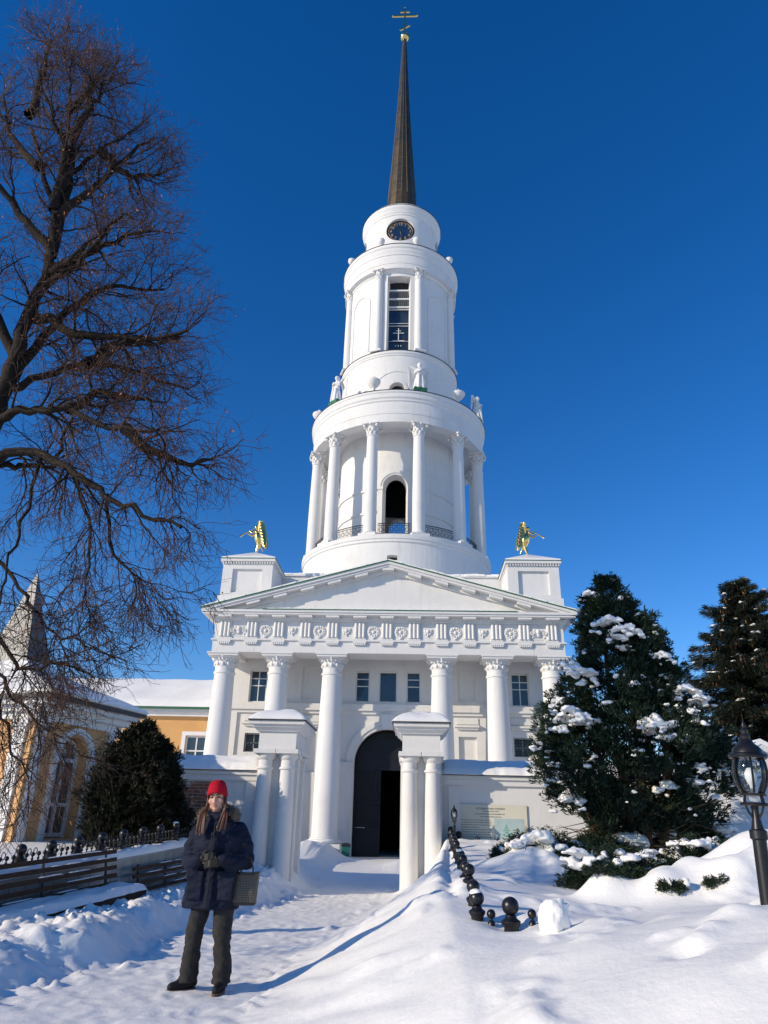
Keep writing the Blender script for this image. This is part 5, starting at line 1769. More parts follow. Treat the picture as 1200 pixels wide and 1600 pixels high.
# thuja beside the wall
rs = np.random.RandomState(21)
tb = gz(5.62, -20.5)
th = empty('thuja_tree', (5.62, -20.5, tb), 0, 'dark green thuja tree with several trunks and clumps of snow', 'tree')
def stems(parent, specs, mat, name='trunk'):
    for (p0, p1, r0, r1, bend) in specs:
        p0, p1 = Vector(p0), Vector(p1)
        pts = [p0.lerp(p1, t) + Vector((bend * math.sin(PI * t), bend * .5 * math.sin(2 * PI * t), 0)) for t in (0, .2, .4, .6, .8, 1)]
        MB().tube(pts, [r0 + (r1 - r0) * t for t in (0, .2, .4, .6, .8, 1)], 8).build(name, mat, parent, 60)
stems(th, [((-.35, -.1, -.3), (-.75, -.2, 3.0), .10, .04, -.08), ((-.12, -.2, -.3), (-.25, 0, 4.6), .10, .03, -.1), ((.08, -.12, -.3), (.1, .1, 4.8), .11, .03, .06), ((.28, -.05, -.3), (.75, .1, 3.4), .11, .04, .16), ((.2, .2, -.3), (.5, .5, 3.2), .09, .03, .1), ((-.45, .1, -.3), (-1.3, .1, 2.2), .05, .02, -.1)], M['redbark'])
C, sz, rel, Pp, Dd = crown(rs, (0, 0), [.55, .9, 1.4, 1.9, 2.5, 3.2, 3.9, 4.6, 5.1, 5.45], [.8, 1.35, 1.68, 1.68, 1.45, 1.12, .84, .60, .38, .10], 560, 30, .23, .75, 1.02, .30, .16)
Pp[:, 0] -= np.clip(Pp[:, 2] - 3.2, 0, 3) * .055
Pp[:, 0] += np.clip(1 - np.abs(Pp[:, 2] - 1.5) / 1.2, 0, 1) * .06
link('crown', spray_mesh('crown', Pp, Dd, rs, 9, .115, .0125, M['thuja'], .62), th)
C[:, 0] -= np.clip(C[:, 2] - 3.2, 0, 3) * .055
sel = (rel > .68) & (rs.uniform(0, 1, len(C)) < .34) & (C[:, 2] > .9)
cs, ss = [], []
def snow_pad(c, s, k):
    # a pad of many small overlapping lumps that hugs and droops over the sprays
    for j in range(int(k)):
        d = rs.normal(size=2) * s * .55
        q = rs.uniform(.16, .40) * s
        cs.append((c[0] + d[0], c[1] + d[1], c[2] - (d[0] ** 2 + d[1] ** 2) / s * .55 + rs.normal() * s * .10))
        ss.append((q * rs.uniform(.8, 1.4), q * rs.uniform(.8, 1.4), q * .62))
for c, s in zip(C[sel], sz[sel]):
    snow_pad((c[0] * 1.04, c[1] * 1.04, c[2] + s * .75), s * rs.uniform(.35, .95), rs.randint(3, 12))
for (x, y, z, s) in ((-1.25, -.85, 2.55, .30), (-1.0, -1.0, 2.42, .24), (-1.4, -.6, 2.36, .22), (.10, -1.42, 2.30, .33), (.36, -1.38, 2.16, .24), (.65, -1.3, 2.1, .18), (-.35, -.80, 4.35, .26), (-.1, -.85, 4.18, .27), (-.28, -.88, 3.98, .2), (-1.15, -.7, 3.45, .28), (-.9, -.82, 3.3, .22),
                     (.85, -1.1, 2.95, .25), (1.1, -1.0, 2.8, .22), (1.5, -1.0, 1.75, .24), (1.3, -1.2, 1.5, .18), (-1.5, -.7, 1.4, .22), (-1.4, -.85, 1.05, .25), (.8, -1.4, 1.55, .18), (-.58, -.3, 5.05, .16), (.5, -.95, 3.6, .2), (.3, -1.05, 1.25, .2)):
    snow_pad((x, y, z + .03), s * .95, 26)
o = link('snow', merge_snow(blob_cloud('snow', cs, ss, None, 3, .45), .016, .035, M['snow']), th); tag(o, kind='stuff')
# dead inner twigs near the foot
tw = MB()
rq = random.Random(9)
for i in range(150):
    a = rq.uniform(0, 2 * PI); r0 = rq.uniform(.1, .5)
    p = Vector((r0 * math.cos(a), r0 * math.sin(a) - .1, rq.uniform(.25, 1.3)))
    q = p + Vector((math.cos(a) * rq.uniform(.6, 1.5), math.sin(a) * rq.uniform(.6, 1.5), rq.uniform(-.35, .35)))
    tw.tube([p, p.lerp(q, .5) + Vector((0, 0, rq.uniform(-.12, .12))), q], [.014, .009, .003], 4, False)
o = tw.build('dead_twigs', M['thuja_brown'], th); tag(o, kind='stuff')

# spruce behind the wall, right edge
rs = np.random.RandomState(5)
def spruce(loc, top, rad, label, nb=90):
    sp_ = empty('spruce_tree', loc, 0, label, 'tree', 'spruces beyond the wall')
    MB().tube([(0, 0, -.5), (0, 0, top * .5), (0, 0, top)], [.22, .13, .015], 8).build('trunk', M['bark'], sp_, 60)
    Ps, Ds, cones, snows, ssz = [], [], [], [], []
    bt = MB()
    n = nb
    for i in range(n):
        t = (i + rs.uniform(0, 1)) / n
        z = .8 + (top - .9) * t
        L = rad * (1 - t) ** .75 * rs.uniform(.5, 1.15) + .18
        a = i * 2.4 + rs.uniform(-.3, .3)
        d = np.array([math.cos(a), math.sin(a), 0.0])
        rise = .55 * t - .18 + rs.normal() * .16
        m = max(4, int(L / .11))
        tt = np.linspace(.12, 1, m)
        pts = np.array([0, 0, z]) + d * (L * tt)[:, None] + np.array([0, 0, 1]) * (L * (rise * tt - .28 * tt ** 2 + .16 * tt ** 4))[:, None]
        bt.tube([tuple(pts[0]), tuple(pts[m // 2]), tuple(pts[-1])], [.03 * (1 - t) + .008, .015, .004], 4, False)
        for j, p in enumerate(pts):
            wd = .34 * (1 - .5 * tt[j]) * (.5 + .6 * (1 - t))
            k = 9
            side = np.array([-d[1], d[0], 0])
            off = rs.uniform(-1, 1, k)[:, None] * side * wd
            drp = rs.uniform(-.12, .26, k) * (1.3 - t)
            q = p + off; q[:, 2] -= drp
            Ps.append(q)
            dd = d * .7 + off * 1.6 + np.array([0, 0, -.25]); Ds.append(dd / np.linalg.norm(dd, axis=1, keepdims=True))
            if t > .35 and rs.uniform() < .30 + .3 * t and tt[j] > .35:
                cones.append((p + off[0] * .7 + np.array([0, 0, -.12])))
            if rs.uniform() < .07:
                snows.append(p + np.array([0, 0, .05])); ssz.append((.10 * rs.uniform(.5, 1.4), .10 * rs.uniform(.5, 1.4), .045))
    bt.build('branches', M['bark'], sp_)
    Ps = np.concatenate(Ps); Ds = np.concatenate(Ds)
    link('crown', spray_mesh('crown', Ps, Ds, rs, 8, .17, .011, M['spruce'], .5, .12), sp_)
    v0 = np.array([(0, 0, -1), (.3, 0, 0), (0, .3, 0), (-.3, 0, 0), (0, -.3, 0), (0, 0, .8)]) * .095
    f0 = np.array([(0, 2, 1), (0, 3, 2), (0, 4, 3), (0, 1, 4), (5, 1, 2), (5, 2, 3), (5, 3, 4), (5, 4, 1)])
    cn_ = np.array(cones)
    V = (cn_[:, None, :] + v0[None] * rs.uniform(.7, 1.3, (len(cn_), 1, 1))).reshape(-1, 3)
    F = (np.arange(len(cn_))[:, None, None] * 6 + f0[None]).reshape(-1, 3)
    o = link('cones', arr_mesh('cones', V, F, M['cone'], 60), sp_); tag(o, kind='stuff')
    o = link('snow', blob_cloud('snow', snows, ssz, M['snow'], 8, .5), sp_); tag(o, kind='stuff')
    return sp_
spruce((13.6, -9.0, 0), 9.9, 4.4, 'tall dark spruce hung with brown cones at the right edge', 300)
spruce((17.0, -7.5, 0), 10.4, 3.6, 'second spruce behind the first, mostly outside the right edge', 170)

# yew shrubs between chapel and wall
rs = np.random.RandomState(33)
def evergreen_shrub(loc, zs, rsd, nclump, label, mat, cat='shrub', blades=8, length=.11, sx=1.0, group=None, upness=.9, snow=0, name='yew_shrub'):
    e_ = empty(name, loc, 0, label, cat, group)
    C, sz, rel, Pp, Dd = crown(rs, (0, 0), zs, rsd, nclump, 26, .22, upness, sx, .2, .24)
    link('foliage', spray_mesh('foliage', Pp, Dd, rs, blades, length, .013, mat, .6), e_)
    stems(e_, [((0, 0, -.3), (.05, 0, zs[-1] * .8), .06, .02, .05), ((.1, .1, -.3), (.3, .1, zs[-1] * .6), .05, .02, .05), ((-.1, .1, -.3), (-.3, 0, zs[-1] * .6), .05, .02, -.05)], M['bark'], 'stem')
    if snow:
        sel = (rel > .7) & (rs.uniform(0, 1, len(C)) < snow)
        cs = [(c[0], c[1], c[2] + s * .7) for c, s in zip(C[sel], sz[sel])]; ss = [(s * .8, s * .8, s * .4) for s in sz[sel]]
        if cs:
            o = link('snow', blob_cloud('snow', cs, ss, M['snow'], 4, .4), e_); tag(o, kind='stuff')
    return e_
evergreen_shrub((-4.72, -19.0, .30), [.0, .4, 1.0, 1.7, 2.25, 2.65], [.55, .72, .78, .66, .42, .08], 330, 'dark bushy yew close against the chapel corner', M['yew'], group='yews behind the fence')
evergreen_shrub((-4.48, -18.5, .32), [.0, .4, .9, 1.5, 2.0, 2.35], [.50, .66, .70, .58, .36, .06], 290, 'dark bushy yew nearest the brick wall', M['yew'], group='yews behind the fence')

# low junipers under snow on the right
def juniper(loc, rx, ry, h, label, snow_blobs, n=150, seed=1, cr=.14, bl=.11):
    rs_ = np.random.RandomState(seed)
    e_ = empty('juniper_bush', loc, 0, label, 'bush', 'low junipers bent under snow')
    a = rs_.uniform(0, 2 * PI, n); r_ = np.sqrt(rs_.uniform(0, 1, n))
    C = np.stack([rx * r_ * np.cos(a), ry * r_ * np.sin(a), h * (1 - r_ ** 2) * rs_.uniform(.35, 1, n)], 1)
    out = np.stack([np.cos(a), np.sin(a), np.full(n, .35)], 1)
    P_ = np.repeat(C, 22, 0) + rnd_unit(rs_, n * 22) * cr
    D_ = np.repeat(out, 22, 0) + rs_.normal(size=(n * 22, 3)) * .4
    D_ /= np.linalg.norm(D_, axis=1, keepdims=True)
    link('foliage', spray_mesh('foliage', P_, D_, rs_, 7, bl, bl * .085, M['thuja'], .6), e_)
    cs = [(b_[0], b_[1], b_[2]) for b_ in snow_blobs]; ss = [b_[3:] for b_ in snow_blobs]
    o = link('snow', merge_snow(blob_cloud('snow', cs, ss, None, seed, .3, .8), .022, .04, M['snow']), e_); tag(o, kind='stuff')
    br = MB()
    for i in range(6):
        aa = rs_.uniform(0, 2 * PI)
        br.tube([(0, 0, -.2), (rx * .4 * math.cos(aa), ry * .4 * math.sin(aa), h * .4), (rx * .8 * math.cos(aa), ry * .8 * math.sin(aa), h * .45)], [.03, .018, .006], 5)
    br.build('branches', M['redbark'], e_, 60)
    return e_
juniper((3.62, -21.6, gz(3.62, -21.6) - .12), .9, .6, .50, 'juniper bush sagging under snow in front of the board', [(-.1 + .55 * math.sin(i * 2.1) * (i % 5) / 4, -.15 + .4 * math.cos(i * 1.7) * (i % 7) / 6, .47 - .06 * (i % 5), .09 + .04 * (i % 3), .10, .06) for i in range(90)], 110, 2, .12, .08)
juniper((4.75, -21.0, gz(4.75, -21.0)), .75, .6, .36, 'dark juniper bush spreading at the foot of the thuja', [(-.5, -.35, .35, .16, .15, .08), (.6, .2, .42, .4, .35, .18), (.3, -.6, .15, .3, .2, .1)], 190, 3)
juniper((4.35, -23.7, gz(4.35, -23.7)), .8, .5, .48, 'shaded juniper bush behind the nearest snow mound', [(rs.uniform(-.7, .7), rs.uniform(-.4, .3), rs.uniform(.25, .48), rs.uniform(.06, .2), .12, .06) for _ in range(26)], 130, 11, .12, .085)
juniper((5.75, -23.4, gz(5.75, -23.4)), .9, .5, .55, 'shaded juniper bush between the thuja trunks and the lamp', [(rs.uniform(-.8, .8), rs.uniform(-.4, .3), rs.uniform(.25, .55), rs.uniform(.06, .22), .13, .06) for _ in range(26)], 140, 12, .12, .085)
def peeking(loc, label, seed, rx=.30, ry=.12, h=.16, n=26):
    juniper((loc[0], loc[1], gz(*loc) - .03), rx, ry, h, label, [(rx * rs.uniform(-.9, .9), rs.uniform(-.02, .10), h * rs.uniform(.5, 1.0) + .03, rx * rs.uniform(.15, .35), .07, .035) for _ in range(7)], n, seed, .045, .055)
peeking((3.62, -25.98), 'small juniper tuft poking from the drift nearest the ball fence', 4, .26, .09, .13, 26)
peeking((4.25, -26.38), 'juniper tuft poking from the front of the wide snow mound', 5, .16, .06, .08, 12)
peeking((4.72, -26.42), 'tiny juniper tuft in the snow left of the lamp post', 6, .10, .05, .07, 8)
peeking((5.35, -25.35), 'juniper tuft under snow right behind the lamp post', 8, .22, .08, .10, 16)
juniper((6.2, -19.6, gz(6.2, -19.6)), 1.6, .8, .9, 'shaded juniper thicket right of the thuja trunks', [(-.6, -.4, .75, .3, .25, .12), (.2, -.5, .8, .36, .3, .14), (.8, -.2, .7, .4, .3, .14), (-.1, -.65, .4, .3, .25, .12), (1.2, -.4, .5, .25, .2, .1)], 260, 7)

# ------------------------------------------------------------------ the bare linden on the left
LIMBS = {
'trunk':[(-5.70,-26.30,-0.20),(-5.45,-26.30,3.11),(-5.09,-26.30,5.36),(-4.99,-26.30,6.89),(-4.91,-26.30,7.60),(-4.88,-26.30,8.61),(-4.83,-26.30,9.84),(-4.96,-26.30,10.72),(-5.47,-26.30,11.82),(-5.98,-26.30,13.19),(-6.34,-26.30,14.48),(-6.60,-26.30,15.46)],
'A':[(-4.90,-26.30,8.22),(-4.79,-26.43,8.50),(-4.48,-26.56,8.95),(-4.15,-26.69,9.01),(-3.76,-26.81,9.46),(-3.41,-26.94,9.91),(-2.99,-27.07,9.59),(-2.59,-27.20,9.72)],
'B':[(-4.79,-26.30,9.70),(-4.90,-26.12,11.43),(-5.07,-25.94,12.07),(-4.72,-25.76,12.84),(-4.40,-25.58,13.54),(-3.82,-25.40,14.25)],
'B2':[(-4.37,-26.30,12.18),(-4.09,-26.10,11.97),(-3.85,-25.90,11.98),(-3.37,-25.70,12.42)],
'C':[(-4.96,-26.30,10.72),(-4.96,-26.50,12.16),(-5.16,-26.70,12.46),(-5.68,-26.90,13.82),(-5.89,-27.10,14.12)],
'C2':[(-5.12,-26.30,12.53),(-5.21,-26.43,13.63),(-5.30,-26.57,14.30),(-5.32,-26.70,14.98)],
'C3':[(-5.21,-26.30,13.34),(-5.11,-26.05,14.23),(-5.06,-25.80,15.30)],
'D':[(-4.95,-26.30,7.12),(-4.72,-26.12,7.98),(-4.46,-25.94,8.91),(-3.98,-25.76,9.47),(-3.26,-25.58,9.55),(-2.67,-25.40,9.92)],
'D2':[(-4.81,-26.30,9.28),(-4.09,-26.53,9.46),(-3.29,-26.77,9.63),(-2.47,-27.00,9.59)],
'D3':[(-4.93,-26.30,10.57),(-4.52,-26.13,11.35),(-4.17,-25.97,12.35),(-3.74,-25.80,13.15)],
'D4':[(-4.85,-26.30,8.48),(-3.96,-26.43,7.99),(-3.05,-26.55,7.77),(-2.21,-26.68,7.78),(-1.75,-26.80,7.92)],
'E':[(-5.06,-26.30,5.78),(-4.80,-26.43,6.39),(-4.34,-26.56,6.47),(-3.66,-26.69,6.40),(-3.16,-26.81,6.13),(-2.63,-26.94,5.95),(-1.95,-27.07,5.89),(-1.32,-27.20,6.09)],
'F':[(-5.09,-26.30,5.36),(-4.64,-26.44,5.77),(-4.07,-26.59,5.77),(-3.34,-26.73,5.38),(-2.73,-26.87,4.97),(-2.14,-27.01,4.65),(-1.41,-27.16,4.33),(-0.96,-27.30,4.15)],
'G':[(-5.15,-26.30,5.57),(-4.80,-26.14,5.77),(-4.50,-25.98,5.87),(-4.22,-25.82,5.99),(-4.20,-25.66,6.72),(-4.23,-25.50,7.46)],
'H':[(-3.57,-26.30,5.59),(-3.14,-26.47,4.75),(-2.90,-26.63,4.04),(-2.79,-26.80,3.38)],
'I':[(-3.01,-26.30,5.24),(-2.67,-26.40,4.28),(-2.27,-26.50,3.93),(-1.88,-26.60,3.77)],
'J':[(-4.12,-26.30,5.81),(-4.03,-26.50,4.73),(-3.97,-26.70,4.00),(-3.85,-26.90,3.34)],
'P':[(-4.99,-26.30,6.89),(-4.50,-26.10,7.41),(-4.00,-25.90,7.76),(-3.26,-25.70,7.77),(-2.55,-25.50,7.59),(-2.03,-25.30,7.59)],
'P2':[(-3.77,-26.30,7.47),(-3.53,-26.07,7.99),(-2.91,-25.83,8.25),(-2.35,-25.60,8.61)],
'Q':[(-2.94,-26.30,6.33),(-2.34,-26.43,5.82),(-1.78,-26.57,5.60),(-1.18,-26.70,5.68)],
'Q2':[(-3.89,-26.30,6.64),(-3.60,-26.17,7.03),(-3.02,-26.03,7.03),(-2.48,-25.90,6.99)],
'K':[(-5.01,-26.30,4.18),(-3.86,-26.43,2.94),(-3.45,-26.55,2.71),(-2.92,-26.68,2.77),(-2.48,-26.80,2.55)],
'L':[(-5.03,-26.30,4.76),(-4.00,-26.45,3.93),(-3.53,-26.60,3.43),(-3.00,-26.75,3.05),(-2.67,-26.90,3.13)],
'Mx':[(-4.92,-26.30,3.55),(-3.97,-26.40,2.72),(-3.49,-26.50,2.26),(-3.06,-26.60,1.96),(-2.62,-26.70,1.78)],
'Nx':[(-4.89,-26.30,3.28),(-3.83,-26.47,2.32),(-3.42,-26.63,1.77),(-3.03,-26.80,1.40)],
'O':[(-5.47,-26.30,11.82),(-6.34,-26.07,12.85),(-6.95,-25.83,14.14),(-7.57,-25.60,15.82)],
'O2':[(-4.83,-26.30,9.84),(-5.41,-26.53,10.48),(-5.84,-26.77,10.92),(-6.13,-27.00,11.26)],
'O3':[(-4.91,-26.30,7.60),(-5.38,-26.53,8.42),(-5.73,-26.77,8.65),(-5.95,-27.00,8.87)],
'W':[(-4.96,-26.30,10.72),(-4.86,-26.40,12.85),(-4.62,-26.50,13.28),(-4.51,-26.60,13.61)],
'X':[(-5.98,-26.30,13.19),(-6.04,-26.20,14.23),(-6.18,-26.10,15.49),(-6.34,-26.00,16.41)],
}
RAD = {'trunk': (0.175, .025), 'A': (0.080, .02), 'B': (0.088, .018), 'C': (0.080, .015), 'C2': (0.044, .01), 'D': (0.096, .02), 'E': (0.092, .02), 'F': (0.096, .02), 'K': (0.036, .01), 'L': (0.034, .009), 'Mx': (0.030, .008), 'Nx': (0.027, .008), 'H': (0.032, .009), 'I': (0.032, .009), 'J': (0.032, .009), 'P': (0.072, .018), 'G': (0.064, .015)}
CNT = {'K': 14, 'L': 14, 'Mx': 10, 'Nx': 8, 'H': 12, 'I': 12, 'J': 10, 'O2': 12, 'O3': 10}
rg_ = random.Random(77)
tree = empty('linden_tree', (-5.70, -26.3, 0), 0, 'large bare linden with drooping twigs and few rusty dead leaves, far left', 'tree')
ORG = Vector((-5.70, -26.3, 0))
def smooth_path(pts, per=4):
    pts = [Vector(p) for p in pts]
    out = []
    for i in range(len(pts) - 1):
        p0 = pts[max(i - 1, 0)]; p1 = pts[i]; p2 = pts[i + 1]; p3 = pts[min(i + 2, len(pts) - 1)]
        for k in range(per):
            t = k / per
            out.append(.5 * ((2 * p1) + (-p0 + p2) * t + (2 * p0 - 5 * p1 + 4 * p2 - p3) * t * t + (-p0 + 3 * p1 - 3 * p2 + p3) * t ** 3))
    out.append(pts[-1])
    return out
limb_mb = MB(); tw2 = MB(); tw3 = MB()
tips = []
def grow(start, d, L, r0, lvl, droop, seg):
    pts = [start.copy()]
    d = d.normalized()
    p = start.copy()
    for i in range(seg):
        j = Vector((rg_.gauss(0, 1), rg_.gauss(0, 1), rg_.gauss(0, 1))) * (.20 if lvl < 4 else .26)
        t = (i + 1) / seg
        d = (d + j + Vector((0, 0, droop * (1.0 - 1.7 * t * t)))).normalized()
        p = p + d * (L / seg)
        pts.append(p.copy())
    return pts
def env_droop(z):
    # branches hang in the lower crown and reach up in the top
    return np.interp(z, [1.5, 4, 6, 8, 10, 15], [-.10, -.24, -.16, -.04, .06, .12])
def branch_from(path, r0, r1, count, Lr, lvl):
    n = len(path)
    for k in range(count):
        t = rg_.uniform(.12, 1.0) ** .8
        i = min(n - 2, int(t * (n - 1)))
        base = path[i].lerp(path[i + 1], rg_.random())
        ax = (path[i + 1] - path[i]).normalized()
        x, y = frame_of(ax)
        a = rg_.uniform(0, 2 * PI)
        ang = rg_.uniform(.45, 1.15)
        d = ax * math.cos(ang) + (x * math.cos(a) + y * math.sin(a)) * math.sin(ang)
        L = rg_.uniform(*Lr) * (1.15 - .55 * t)
        rr_ = max(.0035, (r0 + (r1 - r0) * t) * .55)
        dr = env_droop(base.z)
        yield base, d, L, rr_, dr
def add_tube(mb, pts, r0, r1, n):
    m_ = len(pts)
    mb.tube(pts, [r0 + (r1 - r0) * (i / (m_ - 1)) ** .8 for i in range(m_)], n, False)
for key, pts in LIMBS.items():
    path = [p - ORG for p in smooth_path(pts, 4)]
    if key in ('E', 'F', 'P', 'P2', 'Q', 'Q2', 'D', 'D2', 'D4', 'A', 'B', 'I'): path = path[:int(len(path) * .86)]
    if key in ('trunk', 'C', 'C2', 'C3', 'X', 'O'): path = path[:int(len(path) * .80)]
    # gnarled wobble
    path = [p + Vector((rg_.gauss(0, .022), rg_.gauss(0, .022), rg_.gauss(0, .022))) if 0 < i < len(path) - 1 else p for i, p in enumerate(path)]
    r0, r1 = RAD.get(key, (.10, .018))
    if key == 'trunk':
        m_ = len(path)
        MB().tube(path, [r0 + (r1 - r0) * (i / (m_ - 1)) ** 1.1 for i in range(m_)], 12).build('trunk', M['bark'], tree, 70)
        cnt = 16
        path2 = path[len(path) // 3:]
    else:
        lm = MB(); add_tube(lm, path, r0, r1, 8); lm.build('limb', M['bark'], tree, 70)
        cnt = CNT.get(key, 17 if len(pts) > 4 else 14)
        path2 = path
    for (b0, d0, L0, rr0, dr0) in branch_from(path2, r0 * .6, r1, cnt, (.5, 1.3), 2):
        rr0 = min(rr0, .024)
        p2 = grow(b0, d0, L0, rr0, 2, dr0, 8)
        add_tube(limb_mb, p2, rr0, .006, 5)
        for (b1, d1, L1, rr1, dr1) in branch_from(p2, rr0, .006, 9, (.38, .95), 3):
            rr1 = min(rr1, .009)
            p3 = grow(b1, d1, L1, rr1, 3, dr1 * 1.2, 6)
            add_tube(tw2, p3, rr1, .0032, 4)
            for (b2, d2, L2, rr2, dr2) in branch_from(p3, rr1, .003, 4, (.18, .52), 4):
                p4 = grow(b2, d2, L2, .004, 4, dr2 * 1.3, 4)
                add_tube(tw3, p4, .0036, .002, 3)
                tips.append(p4[-1]); tips.append(p4[2])
o = limb_mb.build('branches', M['bark'], tree, 70); tag(o, kind='stuff')
o = tw2.build('twigs', M['twig'], tree, 70); tag(o, kind='stuff')
o = tw3.build('fine_twigs', M['twig'], tree); tag(o, kind='stuff')
rs = np.random.RandomState(2)
tp = np.array([t[:] for t in tips])
w = np.clip((tp[:, 2] - 3) / 6, .12, 1)
pick = tp[rs.uniform(0, 1, len(tp)) < .20 * w]
nl = len(pick)
sx_ = rnd_unit(rs, nl); sy_ = np.cross(sx_, rnd_unit(rs, nl)); sy_ /= np.linalg.norm(sy_, axis=1, keepdims=True)
ll = rs.uniform(.012, .030, nl)[:, None]
V = np.stack([pick, pick + sx_ * ll + sy_ * ll * .5, pick + sx_ * ll * 2 + np.array([0, 0, -.01]), pick + sx_ * ll - sy_ * ll * .5], 1).reshape(-1, 3)
o = link('dry_leaves', arr_mesh('dry_leaves', V, np.arange(nl * 4).reshape(-1, 4), M['dryleaf']), tree); tag(o, kind='stuff')
# ------------------------------------------------------------------ the person on the path
FAB = simple('navy_parka', (0.0075, 0.011, 0.026), 0.78, 0, 0.25, 9, 0.6, 0.008, 38, 0.2)
TRO = simple('grey_trousers', (0.030, 0.0285, 0.027), 0.85, 0, 0.2, 14, 0.4, 0.006, 60, 0.2)
SKIN = simple('skin', (0.55, 0.30, 0.22), 0.5, 0, 0.10, 18, 0.1, 0.002, 120, 0.35)
LIP = simple('lips', (0.42, 0.17, 0.15), 0.5, 0, 0.08, 20, 0)
HAT = simple('red_knit', (0.40, 0.008, 0.022), 0.9, 0, 0.2, 30, 0.8, 0.006, 90, 0.15, (1, 1, .25))
HAIR = simple('brown_hair', (0.085, 0.028, 0.012), 0.5, 0, 0.45, 30, 0.4, 0.004, 60, 0.5, (3, 3, .12))
FUR = simple('hood_fur', (0.23, 0.175, 0.125), 0.9, 0, 0.45, 30, 0, spec=0.2)
GLV = simple('black_gloves', (0.014, 0.014, 0.012), 0.6, 0, 0.3, 20, 0.3, 0.004, 50, 0.3)
SHOE = simple('black_suede', (0.012, 0.011, 0.011), 0.7, 0, 0.3, 20, 0.3, 0.003, 70, 0.25)
SOLE = simple('brown_sole', (0.10, 0.055, 0.032), 0.7, 0, 0.2, 20, 0.2, 0.003, 60)
DARK = simple('brow_brown', (0.035, 0.020, 0.014), 0.8, 0, 0.2, 20, 0)
EYE = simple('eye', (0.10, 0.085, 0.08), 0.2, 0, 0.1, 20, 0)

gp = gz(-.55, -27.6)
pe = empty('person', (-.555, -27.61, gp), 0, 'person in red knit hat, navy parka and grey trousers with gloved hands clasped', 'person')
def rot_about(v, c, ax, ang):
    return Matrix.Rotation(ang, 3, ax) @ (Vector(v) - Vector(c)) + Vector(c)
HC = Vector((-.05, -.035, 1.665))       # head centre
NECK = Vector((-.045, .01, 1.50))
def headp(x, y, z):                      # head-local point -> body space (slight tilt and turn)
    v = Matrix.Rotation(R(-4), 3, 'Y') @ (Matrix.Rotation(R(5), 3, 'X') @ Vector((x, y, z)))
    return HC + v
def hb(mb, c, r, s, n=16, m=12):
    mt = Matrix.Translation(HC) @ Matrix.Rotation(R(-4), 4, 'Y') @ Matrix.Rotation(R(5), 4, 'X')
    mb.ball(c, r, n, m, s, mt)
bd = MB()
hb(bd, (0, .015, .035), .1, (.80, .98, 1.02))
hb(bd, (0, -.018, -.035), .08, (.80, .90, 1.10))
hb(bd, (0, -.055, -.098), .034, (1.0, .9, .8))
for s in (-1, 1):
    hb(bd, (s * .042, -.055, -.028), .034, (1, .8, .9))          # cheekbones
    hb(bd, (s * .046, -.018, -.082), .030, (.8, 1.3, .9))         # jaw
    hb(bd, (s * .032, -.078, .030), .020, (1.3, .5, .5))          # brow ridge
    hb(bd, (s * .083, .012, -.012), .022, (.35, .8, 1.35))        # ears
hb(bd, (0, -.092, -.018), .013, (.85, 1.0, 2.5)); hb(bd, (0, -.103, -.040), .015, (1.05, 1.0, .9))
for s in (-1, 1): hb(bd, (s * .013, -.094, -.043), .010, (1, 1, .8))
bd.capsule(tuple(NECK - Vector((0, 0, .06))), tuple(headp(0, .01, -.06)), .062, .055)
# body under the clothes, all one surface
bd.capsule((0, .03, 1.36), (0, .03, .98), .13, .13)
for s in (-1, 1):
    bd.capsule((s * .16, .03, 1.345), (s * .05, .03, 1.37), .05, .06)
    bd.capsule((s * .18, .02, 1.33), (s * .27, .05, 1.12), .055, .045); bd.capsule((s * .27, .05, 1.12), (s * .07, -.20, 1.10), .042, .033)
for (hx, kx, ky, fx, fy) in ((-.09, -.125, -.02, -.145, .03), (.10, .130, -.03, .155, .02)):
    bd.capsule((hx, .03, .92), (kx, ky, .50), .085, .06); bd.capsule((kx, ky, .50), (fx, fy, .10), .055, .042)
body = link('body', remesh(bd, .0085, 3, 'body', SKIN), pe)
fm = MB()
for s in (-1, 1):
    hb(fm, (s * .033, -.0765, .004), .0125, (1.35, .5, .5), 10, 8)
ey = fm.build('eyes', EYE, pe, 60)
fm = MB()
for s in (-1, 1):
    fm.tube([headp(s * .014, -.090, .026), headp(s * .034, -.0925, .034), headp(s * .054, -.078, .026)], [.0045, .0055, .003], 6)
    fm.tube([headp(s * .017, -.083, .010), headp(s * .034, -.0845, .013), headp(s * .050, -.073, .008)], [.0022, .003, .002], 5)
fm.build('eyebrows', DARK, pe, 60)
fm = MB()
fm.tube([headp(-.026, -.080, -.070), headp(-.010, -.0915, -.068), headp(0, -.0925, -.070), headp(.010, -.0915, -.068), headp(.026, -.080, -.070)], [.002, .005, .0045, .005, .002], 6)
fm.tube([headp(-.022, -.080, -.0765), headp(0, -.0915, -.080), headp(.022, -.080, -.0765)], [.002, .006, .002], 6)
fm.build('lips', LIP, pe, 60)
